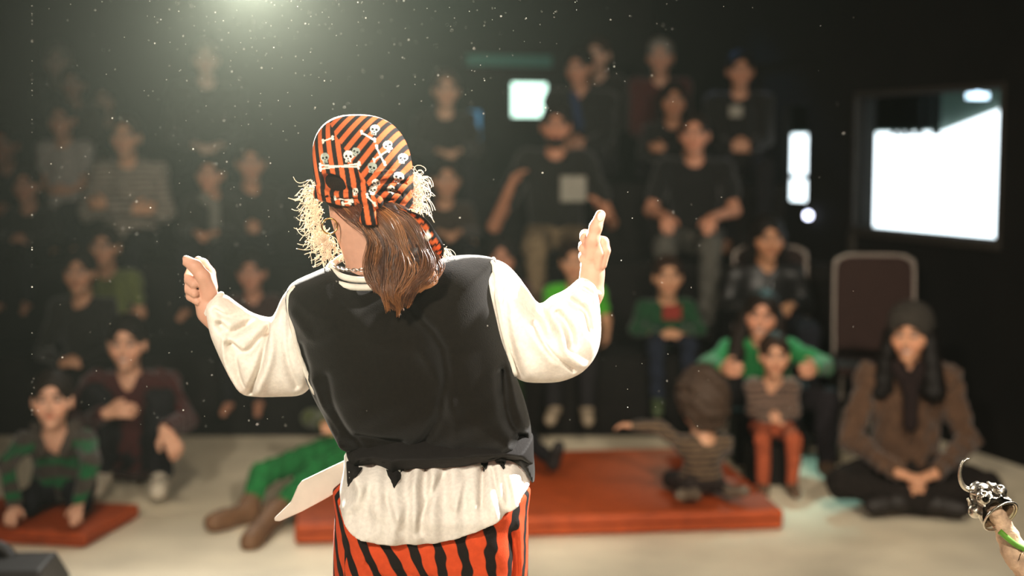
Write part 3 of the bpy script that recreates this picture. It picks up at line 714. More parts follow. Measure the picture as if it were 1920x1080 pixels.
person('small child in a grey top and orange-red trousers held between the woman\'s knees', 1452, 668, 6.30, seat=.185, s=.56, hs=.80, lean=.02, yaw=-4, head=(2, 0, 0), hair=('short', '2b1c12'), skin='bb8a6c', top='6b5548', top_name='top',
       stripes=('3d322c', .03, .5, 2), pants='94482c', shoe='5a4636', h=.006, arms='tuck', knee=.50)
cb_ = box('low_box', (-.11, -.09, .0), (.11, .09, .18), cloth('box_black', '16120f', .8, .2, 20, .1), bevel=.01)
q = pix(1452, 668, 6.30); cb_.location = (q[0], 6.34, 0); tag(cb_, 'low black box under the small child in orange-red trousers', 'box')
# ---------------- seated on chairs and the lowest tier
def jacket_zip(root, J):
    N, Ch = J['N'], J['Ch']; V, Fq = tubeVF([N + A3((.0, -.10, -.06)), Ch + A3((0, -.128, .0)), J['P'] + A3((0, -.14, .12))], .005, 6); mesh_obj('zip', V, Fq, cloth('zip_metal', '8a8a8a', .3, .1, 20, 0, metal=.9), root)
person('dark-haired woman in a black leather jacket sitting on a chair', 1440, 448, 7.52, seat=.475, s=.97, hs=1.0, yaw=6, lean=.03, head=(4, 0, -4), hair=('bob', '120c09'), skin='a87858', top='171616', gloss=True, top_name='leather_jacket', neck='v',
       pants='15161c', shoe='1a1512', h=.0075, arms='lap', extra=jacket_zip, knee=.42)
T1, T2, T3 = TZ
redp = cloth('red_print', '7a2a20', .8); greyp = cloth('pale_print', '8a867a', .8)
person('child in a dark green top with a red print sitting on the lowest step', 1252, 520, 7.52, seat=T1 + .005, s=.70, hs=.92, hair=('short', '2b1a10'), skin='b78868', top='133a20', top_name='hooded_top', pants='181d2a', shoe='3f4a30', h=.0075,
       extra=patch('chest_print', .10, .08, (.02, .02), redp), arms='clasp', knee=.40)
person('child in a bright lime green T-shirt sitting on the lowest step', 1078, 492, 7.53, seat=T1 + .005, s=.76, hs=.93, yaw=-6, hair=('short', '20140d'), skin='b78868', top='3f9a1c', top_name='shirt', sleeves=.34, pants='1c1a1c', shoe='8f806c', h=.0075, arms='down', knee=.42)
person('child in dark clothes crouching on the floor in front of the olive T-shirt', 150, 512, 7.00, seat=.005, legs='crouch', lift=.25, s=.76, hs=.92, hair=('short', '140e0a'), skin='a87c60', top='14120f', pants='121114', h=.009, arms='clasp', shoes=False)
person('youngster in an olive green T-shirt sitting on the lowest step by the left wall', 196, 464, 7.55, seat=T1 + .005, s=.82, hs=.94, hair=('short', '1a120c'), skin='a87c60', top='535b30', top_name='shirt', sleeves=.36, pants='15141a', h=.009, shoes=False, arms='lap')
person('child in a dark red top sitting alone in the dim middle of the lowest step', 472, 512, 7.53, seat=T1 + .005, s=.70, hs=.90, hair=('short', '140e0a'), skin='a07058', top='2a1210', pants='121114', h=.009, shoes=False)
person('child in a plum top sitting behind the performer\'s right shoulder', 940, 486, 7.52, arms='tuck', seat=T1 + .005, s=.72, hs=.92, hair=('bob', '140e0a'), skin='a07058', top='33161c', pants='1f3318', h=.009, shoes=False)
# ---------------- middle tier
person('man in a grey and white striped jumper with folded arms', 236, 258, 8.34, seat=T2 + .005, s=1.0, hs=1.02, hair=('thin', '2a1f16'), skin='bd8e6e', top='8d8378', stripes=('5b534a', .03, .5, 2), top_name='jumper', pants='16161a', h=.008, arms='crossed', shoes=False)
person('youth in a pale grey T-shirt beside the man in the striped jumper', 116, 226, 8.60, seat=T2 + .005, legs='crouch', lift=.20, arms='tuck', s=.78, hs=.94, hair=('short', '18110c'), skin='a87c62', top='8a8580', top_name='shirt', sleeves=.36, pants='15151a', h=.009, shoes=False)
person('dark-clad man with a shadowed face sitting by the left wall', 8, 272, 8.62, legs='crouch', lift=.10, arms='tuck', seat=T2 + .005, s=.78, hs=1.0, hair=('short', '120d0a'), skin='8a5f4a', top='131110', pants='121114', h=.009, shoes=False)
person('child in black holding both hands together by the left wall', 50, 348, 8.22, seat=T2 + .005, s=.68, hs=.92, hair=('short', '120d0a'), skin='a47860', top='151412', pants='121114', h=.009, arms='clasp', shoes=False)
def scarf(root, J):
    N = J['N']; blob(root, 'scarf', [('c', N + A3((-.04, -.04, .01)), N + A3((.03, -.07, -.03)), .032, .03), ('c', N + A3((.03, -.07, -.03)), N + A3((.04, -.11, -.26)), .03, .035)], cloth('grey_scarf', '6a675f', .95, .2, 60, .4), .009)
person('child in dark clothes with a hanging grey scarf', 394, 328, 8.25, seat=T2 + .005, s=.76, hs=.94, hair=('short', '1a120c'), skin='b07f62', top='17140f', pants='141316', h=.009, shoes=False, extra=scarf)
person('long-faced youth in black sitting next to the grey scarf', 470, 306, 8.56, legs='kneel', arms='tuck', seat=T2 + .005, s=.80, hs=1.02, yaw=12, hair=('short', '1a120c'), skin='a67659', top='16130f', pants='141316', h=.009, shoes=False)
person('youngster in a brown top sitting below the lone figure of the highest step', 836, 338, 8.28, seat=T2 + .005, s=.76, hs=.98, yaw=10, hair=('short', '1a120c'), skin='a2785c', top='2a211a', pants='141316', h=.009, shoes=False)
person('bearded man in a black T-shirt with a pale square print', 1042, 238, 8.36, seat=T2 + .005, s=1.08, hs=1.04, hair=('short', '160f0b'), skin='b0785a', top='12110d', top_name='shirt', sleeves=.36, pants='6b5b45', h=.008, arm_l=((-.36, -.10, .20), (-.27, -.27, .42), (.35, -.2, .9), (.8, -.2, 0)), arm_r=((.32, -.08, .22), (.27, -.28, .27), (-.3, -.3, .9), (-.8, -.2, 0)),
       extra=lambda r, J: (patch('chest_print', .15, .15, (.10, -.02), greyp)(r, J), blob(r, 'beard', [('e', J['H'] + A3((0, -.058, -.082)) * J['hs'], A3((.052, .042, .038)) * J['hs'])], cloth('beard_brown', '20140d', .9, .3, 80, .5))), shoes=True)
person('man with receding hair in a black shirt and grey trousers', 1302, 254, 8.36, seat=T2 + .005, s=1.06, hs=1.03, yaw=-11, hair=('thin', '1d150f'), skin='b98266', top='0f0e0d', top_name='shirt', sleeves=.40, pants='4c4a44', h=.008, arms='knees', shoes=True)
# ---------------- highest tier
person('tall dark-haired man in a black jacket with a blue scarf', 1086, 128, 8.99, legs='kneel', arms='tuck', seat=T3 + .005, s=1.08, hs=1.0, yaw=-14, head=(8, 0, -10), hair=('short', '0e0a08'), skin='a8795f', top='12110f', top_name='jacket', pants='141316', h=.009, shoes=False, neck='v',
       extra=lambda r, J: blob(r, 'scarf', [('c', J['N'] + A3((-.03, -.06, -.02)), J['Ch'] + A3((.02, -.13, -.05)), .03, .03)], cloth('blue_scarf', '1a2a4a', .95), .009))
person('man with a lit cheek behind the tall dark-haired man', 1120, 104, 9.37, legs='kneel', arms='tuck', seat=T3 + .005, s=.90, hs=.98, yaw=-20, hair=('short', '2a2018'), skin='b08d78', top='141310', pants='141316', h=.009, shoes=False)
person('grey-haired man in a dark red shirt', 1238, 108, 9.36, legs='kneel', arms='tuck', seat=T3 + .005, s=.94, hs=1.0, yaw=-8, hair=('short', '77736c'), skin='a87f68', top='3c1613', top_name='shirt', pants='141316', h=.009, shoes=False)
person('woman with dark hair and folded arms between the red shirt and the balding man', 1262, 190, 8.89, legs='kneel', seat=T3 + .005, s=.80, hs=.98, hair=('bob', '0e0a08'), skin='9a6c50', top='100f0d', pants='141316', h=.009, shoes=False, arms='crossed')
def phone(root, J):
    W_ = J['A'][-1][1]; V, Fq = boxVF(W_ + A3((-.04, -.075, -.01)), W_ + A3((.04, -.063, .14))); o = mesh_obj('sleeve_stripe', V, Fq, cloth('blue_stripe', '2a5fd0', .6), root, smooth=False)
def pale_badge(root, J): patch('chest_print', .08, .07, (-.03, .06), greyp)(root, J)
person('dark-haired man in a black top with a small pale print by the door', 1388, 134, 8.98, arms='tuck', seat=T3 + .005, s=.98, hs=.98, yaw=-4, hair=('short', '0e0a08'), skin='ac7d62', top='12110f', pants='141316', h=.009, shoes=False, extra=pale_badge)
person('lone figure in dark clothes on the highest step near the blue light strip', 836, 170, 9.00, seat=T3 + .005, s=.90, hs=1.0, yaw=8, hair=('thin', '4a4038'), skin='b99378', top='181511', pants='141316', h=.010, shoes=False)
person('pale-haired figure on the highest step under the back light', 386, 112, 9.05, legs='kneel', seat=T3 + .005, s=1.06, hs=.98, yaw=12, hair=('short', '6b6258'), skin='b89a88', top='1f1c19', pants='141316', h=.010, shoes=False)
person('grey-haired figure at the end of the highest step', 108, 116, 9.36, legs='crouch', lift=.22, arms='tuck', seat=T3 + .005, s=.74, hs=.98, yaw=10, hair=('short', '6b6660'), skin='a08a7c', top='1a1715', pants='141316', h=.010, shoes=False)
person('figure in brown sitting between the grey-haired figure and the youth in pale grey', 136, 158, 8.95, legs='kneel', arms='tuck', seat=T3 + .005, s=.86, hs=.92, yaw=8, hair=('short', '120d0a'), skin='7d5a48', top='241a15', pants='141316', h=.010, shoes=False)
person('long-haired figure in grey above the man in the striped jumper', 196, 190, 9.36, legs='kneel', arms='tuck', seat=T3 + .005, s=.70, hs=.94, yaw=6, hair=('bob', '1a120d'), skin='8f6c58', top='2f2924', pants='141316', h=.010, shoes=False)
# sitting on the mat behind the performer: only a black shoe shows
person('child in black stretching one black shoe forward on the orange mat', 930, 705, 6.42, seat=.125, arms='tuck', s=.66, hs=.9, yaw=18, legs='out', hair=('short', '140e0a'), skin='b08264', top='141214', pants='131214', shoe='131110', h=.008)

# ================================================================== the performer, back to the camera
Y0 = 2.54
PO = np.array([pix(808, 1000, Y0)[0], Y0, 0.0])
perf = empty('person', PO); tag(perf, 'performer in a skull bandana, black vest and striped trousers with back turned, thumbs raised', 'person')
def Pp(px, py, dy=0.0): return pix(px, py, Y0 + dy)
def pr(name, V, Fq, m, parent=None, col=None, smooth=True): return mesh_obj(name, V, Fq, m, parent or perf, col=col, smooth=smooth, origin=PO)
SKIN = 'c2937c'
WHITE = cloth('cream_muslin', 'f8f2e8', .9, .10, 150, .35, transl=.30, spec=.1)
VESTM = cloth('black_vest_cotton', '14110d', .97, .22, 120, .4, spec=.08, sheen=.1)
PIPE = cloth('white_piping', 'e6dfd2', .8, .08, 100, .2, transl=.2)
# ---- body: head, neck, arms, hands and legs as one skin mesh
HC = Pp(684, 352, .022)                                            # head centre
HR = rotm(4, -6, 176)                                             # face turned away from the camera
hs = .96
def perf_sdf(g, hands=True):
    head_prims(g, HC, HR, hs)
    NB = Pp(716, 520, .02)
    g.cap(HC + HR @ A3((0, .03, -.05)), NB, .048, .056, k=.03)
    Pv = Pp(808, 985, .0); Cc = Pp(740, 640, .01)
    g.ell(Cc, (.125, .06, .14), None, .04); g.cap(Cc, Pv, .065, .065, k=.03); g.ell(Pv, (.13, .07, .08), None, .03)
    SL, SR = Pp(588, 582, .0), Pp(892, 560, .0)
    g.cap(NB + A3((0, 0, -.03)), SL, .034, .034, k=.02); g.cap(NB + A3((0, 0, -.03)), SR, .034, .034, k=.02)
    EL, ER = Pp(500, 700, .03), Pp(1050, 670, .03); WL, WR = Pp(396, 582, .03), Pp(1106, 548, .03)
    g.cap(SL, EL, .034, .032, k=.02); g.cap(EL, WL, .036, .024, k=.02); g.cap(SR, ER, .034, .032, k=.02); g.cap(ER, WR, .036, .024, k=.02)
    for e, hx in ((-1, 725), (1, 890)):
        a, b, c, d = Pp(hx, 1010, 0), Pp(hx - e * 0 + 3, 1420, -.01), Pp(hx, 1790, .01), Pp(hx + e * 20, 1830, .14)
        g.cap(a, b, .075, .05, k=.03); g.cap(b, c, .05, .034, k=.02); g.cap(c, d, .032, .026, k=.02)
    # left hand: fist with the thumb laid over, pointing up and out
    D = .03
    def ch(pts, k=.006):
        for (a, b) in zip(pts[:-1], pts[1:]): g.cap(Pp(a[0], a[1], D + a[2]), Pp(b[0], b[1], D + b[2]), a[3], b[3], k=k)
    ch([(394, 584, 0, .023), (386, 555, .002, .020), (380, 525, .006, .018)], .010)
    ch([(380, 562, .004, .012), (368, 532, .008, .012)], .010)
    ch([(392, 550, -.012, .015), (380, 518, -.024, .0125), (366, 500, -.026, .0115), (349, 489, -.022, .0095)], .006)        # thumb
    ch([(396, 538, .014, .012), (393, 512, .024, .0105), (382, 495, .028, .0090), (371, 489, .024, .008)], .003)            # index
    ch([(372, 505, .016, .0100), (356, 508, .010, .0098), (351, 521, -.012, .0095), (364, 533, -.025, .0085)], .0022)       # middle
    ch([(366, 521, .016, .0098), (350, 526, .008, .0095), (350, 540, -.012, .0090), (365, 550, -.023, .0082)], .0022)       # ring
    ch([(368, 542, .014, .0090), (355, 544, .006, .0086), (357, 556, -.010, .0080), (370, 565, -.018, .0074)], .0022)       # little
    # right hand: thumb straight up
    ch([(1106, 548, 0, .023), (1110, 520, 0, .0205), (1112, 500, 0, .0190)], .010)
    ch([(1111, 505, 0, .0190), (1110, 470, .004, .0175), (1108, 452, .006, .014)], .010)
    ch([(1110, 478, -.012, .0140), (1111, 450, -.020, .0120), (1117, 426, -.020, .0110), (1126, 403, -.015, .0092)], .006)  # thumb
    ch([(1106, 446, .020, .0105), (1098, 441, .012, .0105), (1097, 446, -.004, .0095), (1106, 454, -.010, .0085)], .0022)   # index
    ch([(1104, 463, .018, .0105), (1095, 461, .012, .0100), (1094, 465, -.004, .0092), (1102, 472, -.012, .0080)], .0022)   # middle
    ch([(1104, 481, .016, .0100), (1095, 480, .012, .0097), (1095, 484, -.004, .0090), (1102, 490, -.010, .0080)], .0022)   # ring
    ch([(1104, 498, .014, .0092), (1097, 497, .010, .0088), (1098, 501, -.002, .0080), (1104, 506, -.008, .0072)], .0022)   # little
    ch([(1120, 452, -.004, .0110), (1131, 454, -.008, .0105), (1135, 470, -.012, .0095), (1129, 497, -.012, .0085)], .0022) # ball of the hand
    ch([(1120, 462, -.018, .0080), (1124, 476, -.020, .0080), (1120, 500, -.016, .0080)], .0022)
    return dict(NB=NB, SL=SL, SR=SR)
def merged(grids):
    Vs, Qs, o = [], [], 0
    for g in grids:
        V, Q = g.mesh(); Vs.append(V); Qs.append(Q + o); o += len(V)
    return np.vstack(Vs), np.vstack(Qs)
b0, b1 = Pp(300, 1870, -.2), Pp(1170, 190, .25)
gb = Grid(b0, b1, .006); J = perf_sdf(gb)
X_, Z_ = gb.ax[0][:, None, None], gb.ax[2][None, None, :]
wl = pix(428, 0, Y0)[0]; wr_ = pix(1072, 0, Y0)[0]; zl = Pp(0, 640)[2]; zr = Pp(0, 625)[2]
gb.F = np.where(((X_ < wl + .012) & (Z_ > zl + .008)) | ((X_ > wr_ - .012) & (Z_ > zr + .008)), .05, gb.F).astype(np.float32)
gl = Grid(Pp(325, 652, -.08), Pp(445, 468, .12), .0022); perf_sdf(gl)
gr = Grid(Pp(1055, 638, -.08), Pp(1158, 380, .12), .0022); perf_sdf(gr)
V, Q = merged([gb, gl, gr])
cs = face_col(V, HC, HR, hs, SKIN, '3a2012')
pr('body', V, Q, SKINV, col=cs)
g = Grid(Pp(1105, 440, -.06), Pp(1150, 385, .03), .0012); g.ell(Pp(1127, 406, .0025), (.0068, .0022, .0090), rotm(0, 22, 0), .001)
V, Q = g.mesh(); pr('thumbnail', V, Q, cloth('nail', 'f0c8b4', .25, .05, 40, 0, spec=.5))
# ---- vest
rngw = lambda a, kx, kz, ph: (lambda X, Z: a * np.sin(kx * X + kz * Z + ph))
def vest_wr(X, Z): return .0016 * np.sin(60 * X + 14 * np.sin(9 * Z)) * np.sin(11 * Z + 4 * X) + .003 * np.sin(17 * X + 23 * Z) * np.cos(13 * X - 9 * Z)
vest_poly = [(624, 498), (585, 512), (546, 532), (536, 560), (541, 600), (552, 650), (570, 700), (590, 745), (612, 785), (630, 822), (646, 842), (690, 846), (760, 850), (830, 858),
             (900, 862), (940, 862), (968, 868), (988, 890), (1000, 905), (1003, 880), (998, 830), (994, 790), (982, 745), (968, 705), (952, 650), (940, 600), (932, 550), (930, 500), (924, 484), (880, 478), (830, 484), (790, 500), (715, 512), (660, 505)]
vest = Puff(vest_poly, Y0, .125, .125, .0034, folds=[
    ([(765, 560), (835, 640), (830, 760), (775, 845)], .010, -0.0150), ([(800, 640), (860, 760), (850, 850)], .012, 0.0090),
    ([(600, 700), (625, 780), (660, 835)], .010, 0.0135), ([(575, 640), (600, 730), (640, 800)], .007, -0.0090), ([(625, 690), (640, 760), (690, 830)], .008, -0.0090),
    ([(940, 690), (950, 770), (985, 830)], .008, -0.0165), ([(955, 660), (968, 740), (990, 800)], .006, 0.0120), ([(990, 800), (960, 845), (900, 855)], .007, -0.0120),
    ([(960, 800), (930, 840), (880, 850)], .008, 0.0090), ([(660, 560), (720, 620), (800, 640)], .02, 0.0075), ([(560, 580), (600, 620), (640, 600)], .012, 0.0075),
    ([(650, 815), (720, 835), (800, 838)], .010, 0.0150), ([(800, 838), (880, 845), (940, 850)], .010, 0.0120), ([(680, 800), (760, 812)], .006, -0.0060)], wr=vest_wr)
vest.build('vest', VESTM, perf, PO, 2)
PIPES = []
def piping(name, pts, puff, r, m, lift=.001, parent=None, other=None):
    P = [min((q.on_iter(a, b, lift) for q in ([puff] + ([other] if other else []))), key=lambda v: v[1]) for a, b in spline(pts, 40)]
    P = np.array(P); P[:, 1] = np.convolve(np.pad(P[:, 1], 3, mode='edge'), np.ones(7) / 7, 'valid')
    back = P[::-1].copy(); back[:, 1] = 2 * Y0 - back[:, 1]
    V, Fq = tubeVF(np.vstack([P, back]), r, 8, closed=True); return pr(name, V, Fq, m, parent)
# neckband: closed ring round the neck
a = np.linspace(0, 2 * math.pi, 60, endpoint=False)
def ring(cx, cy, rx, ry, tilt, roll):
    c = Pp(cx, cy, .0); return np.array([c + A3((rx * math.cos(t), -ry * math.sin(t), -tilt * math.sin(t) + roll * math.cos(t))) for t in a])
V, Fq = tubeVF(ring(700, 503, .082, .088, .026, .004), .0062, 8, closed=True); pr('neckband', V, Fq, PIPE)
V, Fq = tubeVF(ring(702, 494, .074, .080, .022, .004), .0060, 8, closed=True); pr('shirt_collar', V, Fq, PIPE)
# ---- balloon sleeves
def sl_wr(X, Z): return .0012 * np.sin(140 * X + 60 * Z) + .002 * np.sin(38 * X - 30 * Z + 3 * np.sin(20 * X))
slL = Puff([(548, 536), (528, 556), (514, 586), (502, 598), (468, 590), (440, 572), (418, 556), (404, 556), (390, 566), (384, 580), (390, 622), (402, 655), (424, 700), (450, 738), (475, 746), (530, 746), (565, 742), (584, 722), (605, 690), (610, 600), (600, 535), (575, 528)],
           Y0, .078, .085, .003, yc=lambda X, Z: .02 + 0 * X, wr=sl_wr, folds=[
    ([(420, 605), (440, 620), (475, 600)], .008, -0.0176), ([(440, 640), (470, 655), (500, 625)], .008, -0.0192), ([(505, 610), (500, 670), (470, 735)], .005, -0.0160), ([(515, 600), (520, 660), (490, 735)], .008, 0.0096),
    ([(410, 580), (430, 590), (450, 585)], .006, -0.0096), ([(430, 620), (430, 680), (450, 730)], .006, 0.0080), ([(450, 660), (455, 700), (468, 735)], .006, -0.0080), ([(540, 580), (545, 650), (560, 720)], .006, -0.0064)])
slL.build('sleeve', WHITE, perf, PO, 1)
slR = Puff([(926, 488), (950, 498), (972, 520), (990, 545), (1012, 572), (1035, 558), (1062, 545), (1085, 526), (1098, 522), (1112, 530), (1121, 546), (1127, 590), (1128, 630), (1122, 660), (1108, 685), (1085, 705), (1050, 718), (1010, 720), (975, 715), (950, 690), (920, 640), (890, 570), (880, 510), (900, 490)],
           Y0, .078, .085, .003, yc=lambda X, Z: .02 + 0 * X, wr=sl_wr, folds=[
    ([(1010, 580), (1025, 600), (1030, 615)], .010, -0.0192), ([(1045, 585), (1065, 612), (1070, 640)], .008, -0.0192), ([(1070, 560), (1095, 580), (1105, 615)], .007, -0.0160), ([(1000, 600), (1030, 650), (1075, 690)], .004, -0.0112),
    ([(960, 560), (1000, 620), (1040, 670)], .012, 0.0080), ([(1095, 540), (1110, 552), (1112, 570)], .006, -0.0128), ([(945, 540), (955, 620), (975, 700)], .006, -0.0064), ([(1050, 600), (1060, 650), (1090, 680)], .008, 0.0096)])
slR.build('sleeve', WHITE, perf, PO, 1)
piping('armhole_piping', [(549, 540), (541, 562), (546, 600), (557, 650), (573, 696), (590, 736)], vest, .0046, PIPE, other=slL)
piping('armhole_piping', [(924, 492), (930, 520), (932, 560), (940, 605), (952, 655), (966, 702)], vest, .0046, PIPE, other=slR)
for nm, pts in (('cuff', [(390, 588), (398, 570), (412, 556)]), ('cuff', [(1088, 534), (1104, 534), (1120, 548)])):
    P0, P1 = Pp(*pts[0], .025), Pp(*pts[2], .025); c = (P0 + P1) / 2; ax = P1 - P0; r = np.linalg.norm(ax) / 2 + .004; ax /= np.linalg.norm(ax)
    R_ = np.array([c + ax * r * math.cos(t) + A3((0, 1, 0)) * r * math.sin(t) for t in a]); V, Fq = tubeVF(R_, .006, 8, closed=True); pr(nm, V, Fq, WHITE)
# ---- shirt tail, sash, trousers
def tail_wr(X, Z):
    z0 = Pp(0, 860)[2]; dep = np.clip((z0 - Z) / .16, 0, 1)
    return (.0055 * np.sin(95 * X + 3.5 * np.sin(40 * X)) + .004 * np.sin(190 * X + 9 * Z)) * (1 - .92 * dep) + .0022 * np.sin(40 * X + 60 * Z) + .0010 * np.sin(150 * Z + 20 * X)
tail = Puff([(652, 842), (645, 880), (634, 925), (618, 955), (620, 990), (635, 1030), (668, 1050), (720, 1050), (790, 1050), (850, 1040), (910, 1040), (950, 1030), (978, 1010), (990, 980), (1004, 922), (992, 895), (984, 872), (955, 850), (900, 850), (800, 848), (700, 845)],
            Y0 - .005, .11, .142, .0032, wr=tail_wr, cut=[(600, 948), (625, 966), (648, 996), (672, 1011), (720, 1021), (790, 1023), (850, 1013), (910, 992), (950, 970), (978, 950), (1010, 922)], folds=[
    ([(700, 870), (680, 910), (660, 930)], .010, .007), ([(735, 905), (760, 960)], .006, -.005), ([(780, 880), (760, 930), (745, 980)], .010, .007), ([(830, 880), (800, 930), (795, 960)], .006, -.008),
    ([(905, 870), (905, 920)], .005, -.010), ([(925, 865), (940, 920), (960, 950)], .005, -.009), ([(955, 870), (975, 930)], .006, .008), ([(870, 880), (860, 920)], .006, .006), ([(690, 985), (800, 1000), (900, 975)], .012, .003)])
tail.build('shirt_tail', WHITE, perf, PO, 1)
SASH = cloth('black_sash', '171412', .8, .2, 80, .25)
sash = Puff([(650, 815), (652, 872), (652, 908), (668, 890), (688, 868), (706, 866), (724, 874), (732, 896), (739, 913), (748, 894), (764, 876), (820, 874), (870, 870), (904, 862), (909, 882), (916, 862), (930, 858), (943, 874), (946, 856), (975, 858), (998, 866), (1002, 900), (1000, 815), (900, 800), (750, 798)],
            Y0 - .004, .11, .152, .003, smooth=False)
sash.build('sash', SASH, perf, PO, 1)
for tri in ([(651, 866), (694, 862), (653, 911)], [(716, 866), (770, 866), (739, 914)], [(900, 862), (918, 862), (909, 886)], [(928, 862), (950, 862), (944, 880)]):
    n_ = 9; A_, B_, C_ = (np.array(q, float) for q in tri); V = []
    for i in range(n_ + 1):
        for k in range(n_ + 1):
            b_ = A_ + (B_ - A_) * k / n_; p_ = b_ + (C_ - b_) * i / n_ * .999; V.append(tail.on_iter(p_[0], p_[1], .0035))
    V = np.array(V); m_ = n_ + 1; Fq = np.array([(i * m_ + k, i * m_ + k + 1, (i + 1) * m_ + k + 1, (i + 1) * m_ + k) for i in range(n_) for k in range(n_)])
    o = pr('sash_point', V, Fq, SASH); so = o.modifiers.new('thick', 'SOLIDIFY'); so.thickness = .004; so.offset = 0
def tr_col(V):
    xc = Pp(808, 1000)[0]; R0 = .175; phi = np.arctan2(V[:, 0] - xc, -(V[:, 1] - Y0) + .06); u = phi * R0 / .037
    z = V[:, 2] - Pp(0, 1040)[2]
    u = u + z * 7.0 * np.clip(1 - (V[:, 0] - xc) / .12, -.6, 1.6) + .05 * np.sin(z * 90 + u * 2) + .03 * np.sin(z * 210 + u * 5)
    return np.stack([u, u, u], 1)
trs = Puff([(640, 905), (629, 960), (625, 1080), (628, 1200), (640, 1400), (655, 1760), (770, 1760), (785, 1400), (800, 1230), (808, 1190), (818, 1230), (835, 1400), (850, 1760), (965, 1760), (978, 1400), (988, 1200), (990, 1080), (990, 960), (980, 905), (810, 900)],
           Y0, .10, .118, .0036, wr=lambda X, Z: .0025 * np.sin(60 * X + 35 * Z) * np.sin(50 * Z), folds=[
    ([(700, 1030), (740, 1060), (790, 1062)], .008, -.008), ([(760, 1040), (800, 1055), (840, 1090)], .007, -.007), ([(960, 980), (965, 1050), (940, 1120)], .007, -.010), ([(975, 960), (980, 1060)], .006, .006), ([(808, 1060), (808, 1190)], .014, -.02)])
STR = cloth('striped_trouser_cotton', 'str', .85, .12, 100, .25, attr=True, spec=.2)
_t = STR.node_tree; _N, _L = _t.nodes, _t.links
_at = next(n_ for n_ in _N if n_.type == 'ATTRIBUTE'); _fr = _N.new('ShaderNodeMath'); _fr.operation = 'FRACT'; _L.new(_at.outputs['Fac'], _fr.inputs[0])
_rp = _N.new('ShaderNodeValToRGB'); _rp.color_ramp.interpolation = 'LINEAR'; _e = _rp.color_ramp.elements; _L.new(_fr.outputs[0], _rp.inputs[0])
for _ps, _c in ((0, 'bb431f'), (.52, 'bb431f'), (.56, '17120f'), (.94, '17120f'), (.98, 'bb431f')):
    _q = _e.new(_ps); _q.color = (*lin(_c), 1)
for _q in (_e[0], _e[-1]): _q.color = (*lin('bb431f'), 1)
_vm = next(n_ for n_ in _N if n_.type == 'VECT_MATH'); _L.new(_rp.outputs[0], _vm.inputs[0])
trs.build('trousers', STR, perf, PO, 1, col=tr_col)
P = np.array([trs.on(663, y_, .004) for y_ in np.linspace(1005, 1250, 24)]); wv = .0165
V = np.vstack([P + A3((-wv, .004, 0)), P + A3((wv, -.001, 0)), P + A3((wv, .003, 0)), P + A3((-wv, .008, 0))]); n = len(P)
Fq = [(k * n + i, k * n + i + 1, ((k + 1) % 4) * n + i + 1, ((k + 1) % 4) * n + i) for k in range(4) for i in range(n - 1)] + [(0, n, 2 * n, 3 * n), (n - 1, 4 * n - 1, 3 * n - 1, 2 * n - 1)]
pr('sash_end', V, Fq, SASH, smooth=False)
for hx, e in ((718, -1), (902, 1)):
    A_, B_ = Pp(hx, 1800, .02), Pp(hx + e * 14, 1815, .17); A_[2] = .06; B_[2] = .045
    g = Grid(np.minimum(A_, B_) - .12, np.maximum(A_, B_) + .12, .006); g.cap(A_, B_, .052, .042, k=.01); g.cap(A_, A_ + A3((0, 0, .09)), .05, .048, k=.02)
    g.F = np.maximum(g.F, (.002 - g.ax[2])[None, None, :]); V, Q = g.mesh(); pr('shoe', V, Q, cloth('performer_shoe', '1b1512', .5, .2, 40, .1, spec=.4))
# ---- bandana: cloth cap with stripes and skulls, knot and tails
def to_px(V):
    """front view coordinates on the cloth, in the units of the sketch"""
    c = Pp(684, 340); return 684 + (V[:, 0] - c[0]) * 1050, 340 - (V[:, 2] - c[2]) * 1050
def bar(x, y, x0, y0, x1, y1, w_):
    t = np.clip(((x - x0) * (x1 - x0) + (y - y0) * (y1 - y0)) / ((x1 - x0) ** 2 + (y1 - y0) ** 2), 0, 1)
    return np.hypot(x - x0 - t * (x1 - x0), y - y0 - t * (y1 - y0)) < w_
ORG, BLK, WHT, GRY = (np.array(lin(c)) for c in ('c9602f', '15100e', 'e9e2d2', '9fa79c'))
def bones(c, x, y, x0, y0, x1, y1):
    m = bar(x, y, x0, y0, x1, y1, 1.5)
    for a_, b_ in ((x0, y0), (x1, y1)): m |= np.hypot(x - a_, y - b_ + 2) < 2.6; m |= np.hypot(x - a_ - 1, y - b_ - 2) < 2.4
    c[m] = WHT
def skull(c, x, y, cx, cy, s, ang=0, colr=None):
    a_ = math.radians(ang); u = ((x - cx) * math.cos(a_) + (y - cy) * math.sin(a_)) / s; v = (-(x - cx) * math.sin(a_) + (y - cy) * math.cos(a_)) / s
    m = ((u / 1) ** 2 + ((v + .1) / .9) ** 2 < 1) | ((np.abs(u) < .55) & (v > 0) & (v < 1.25)); c[m] = WHT if colr is None else colr
    for e in (-1, 1): c[((u - e * .42) / .27) ** 2 + ((v - .08) / .25) ** 2 < 1] = BLK
    c[(np.abs(u) < .13) & (v > .38) & (v < .62)] = BLK
    for k in (-.25, 0, .25): c[(np.abs(u - k) < .06) & (v > .85) & (v < 1.2)] = BLK
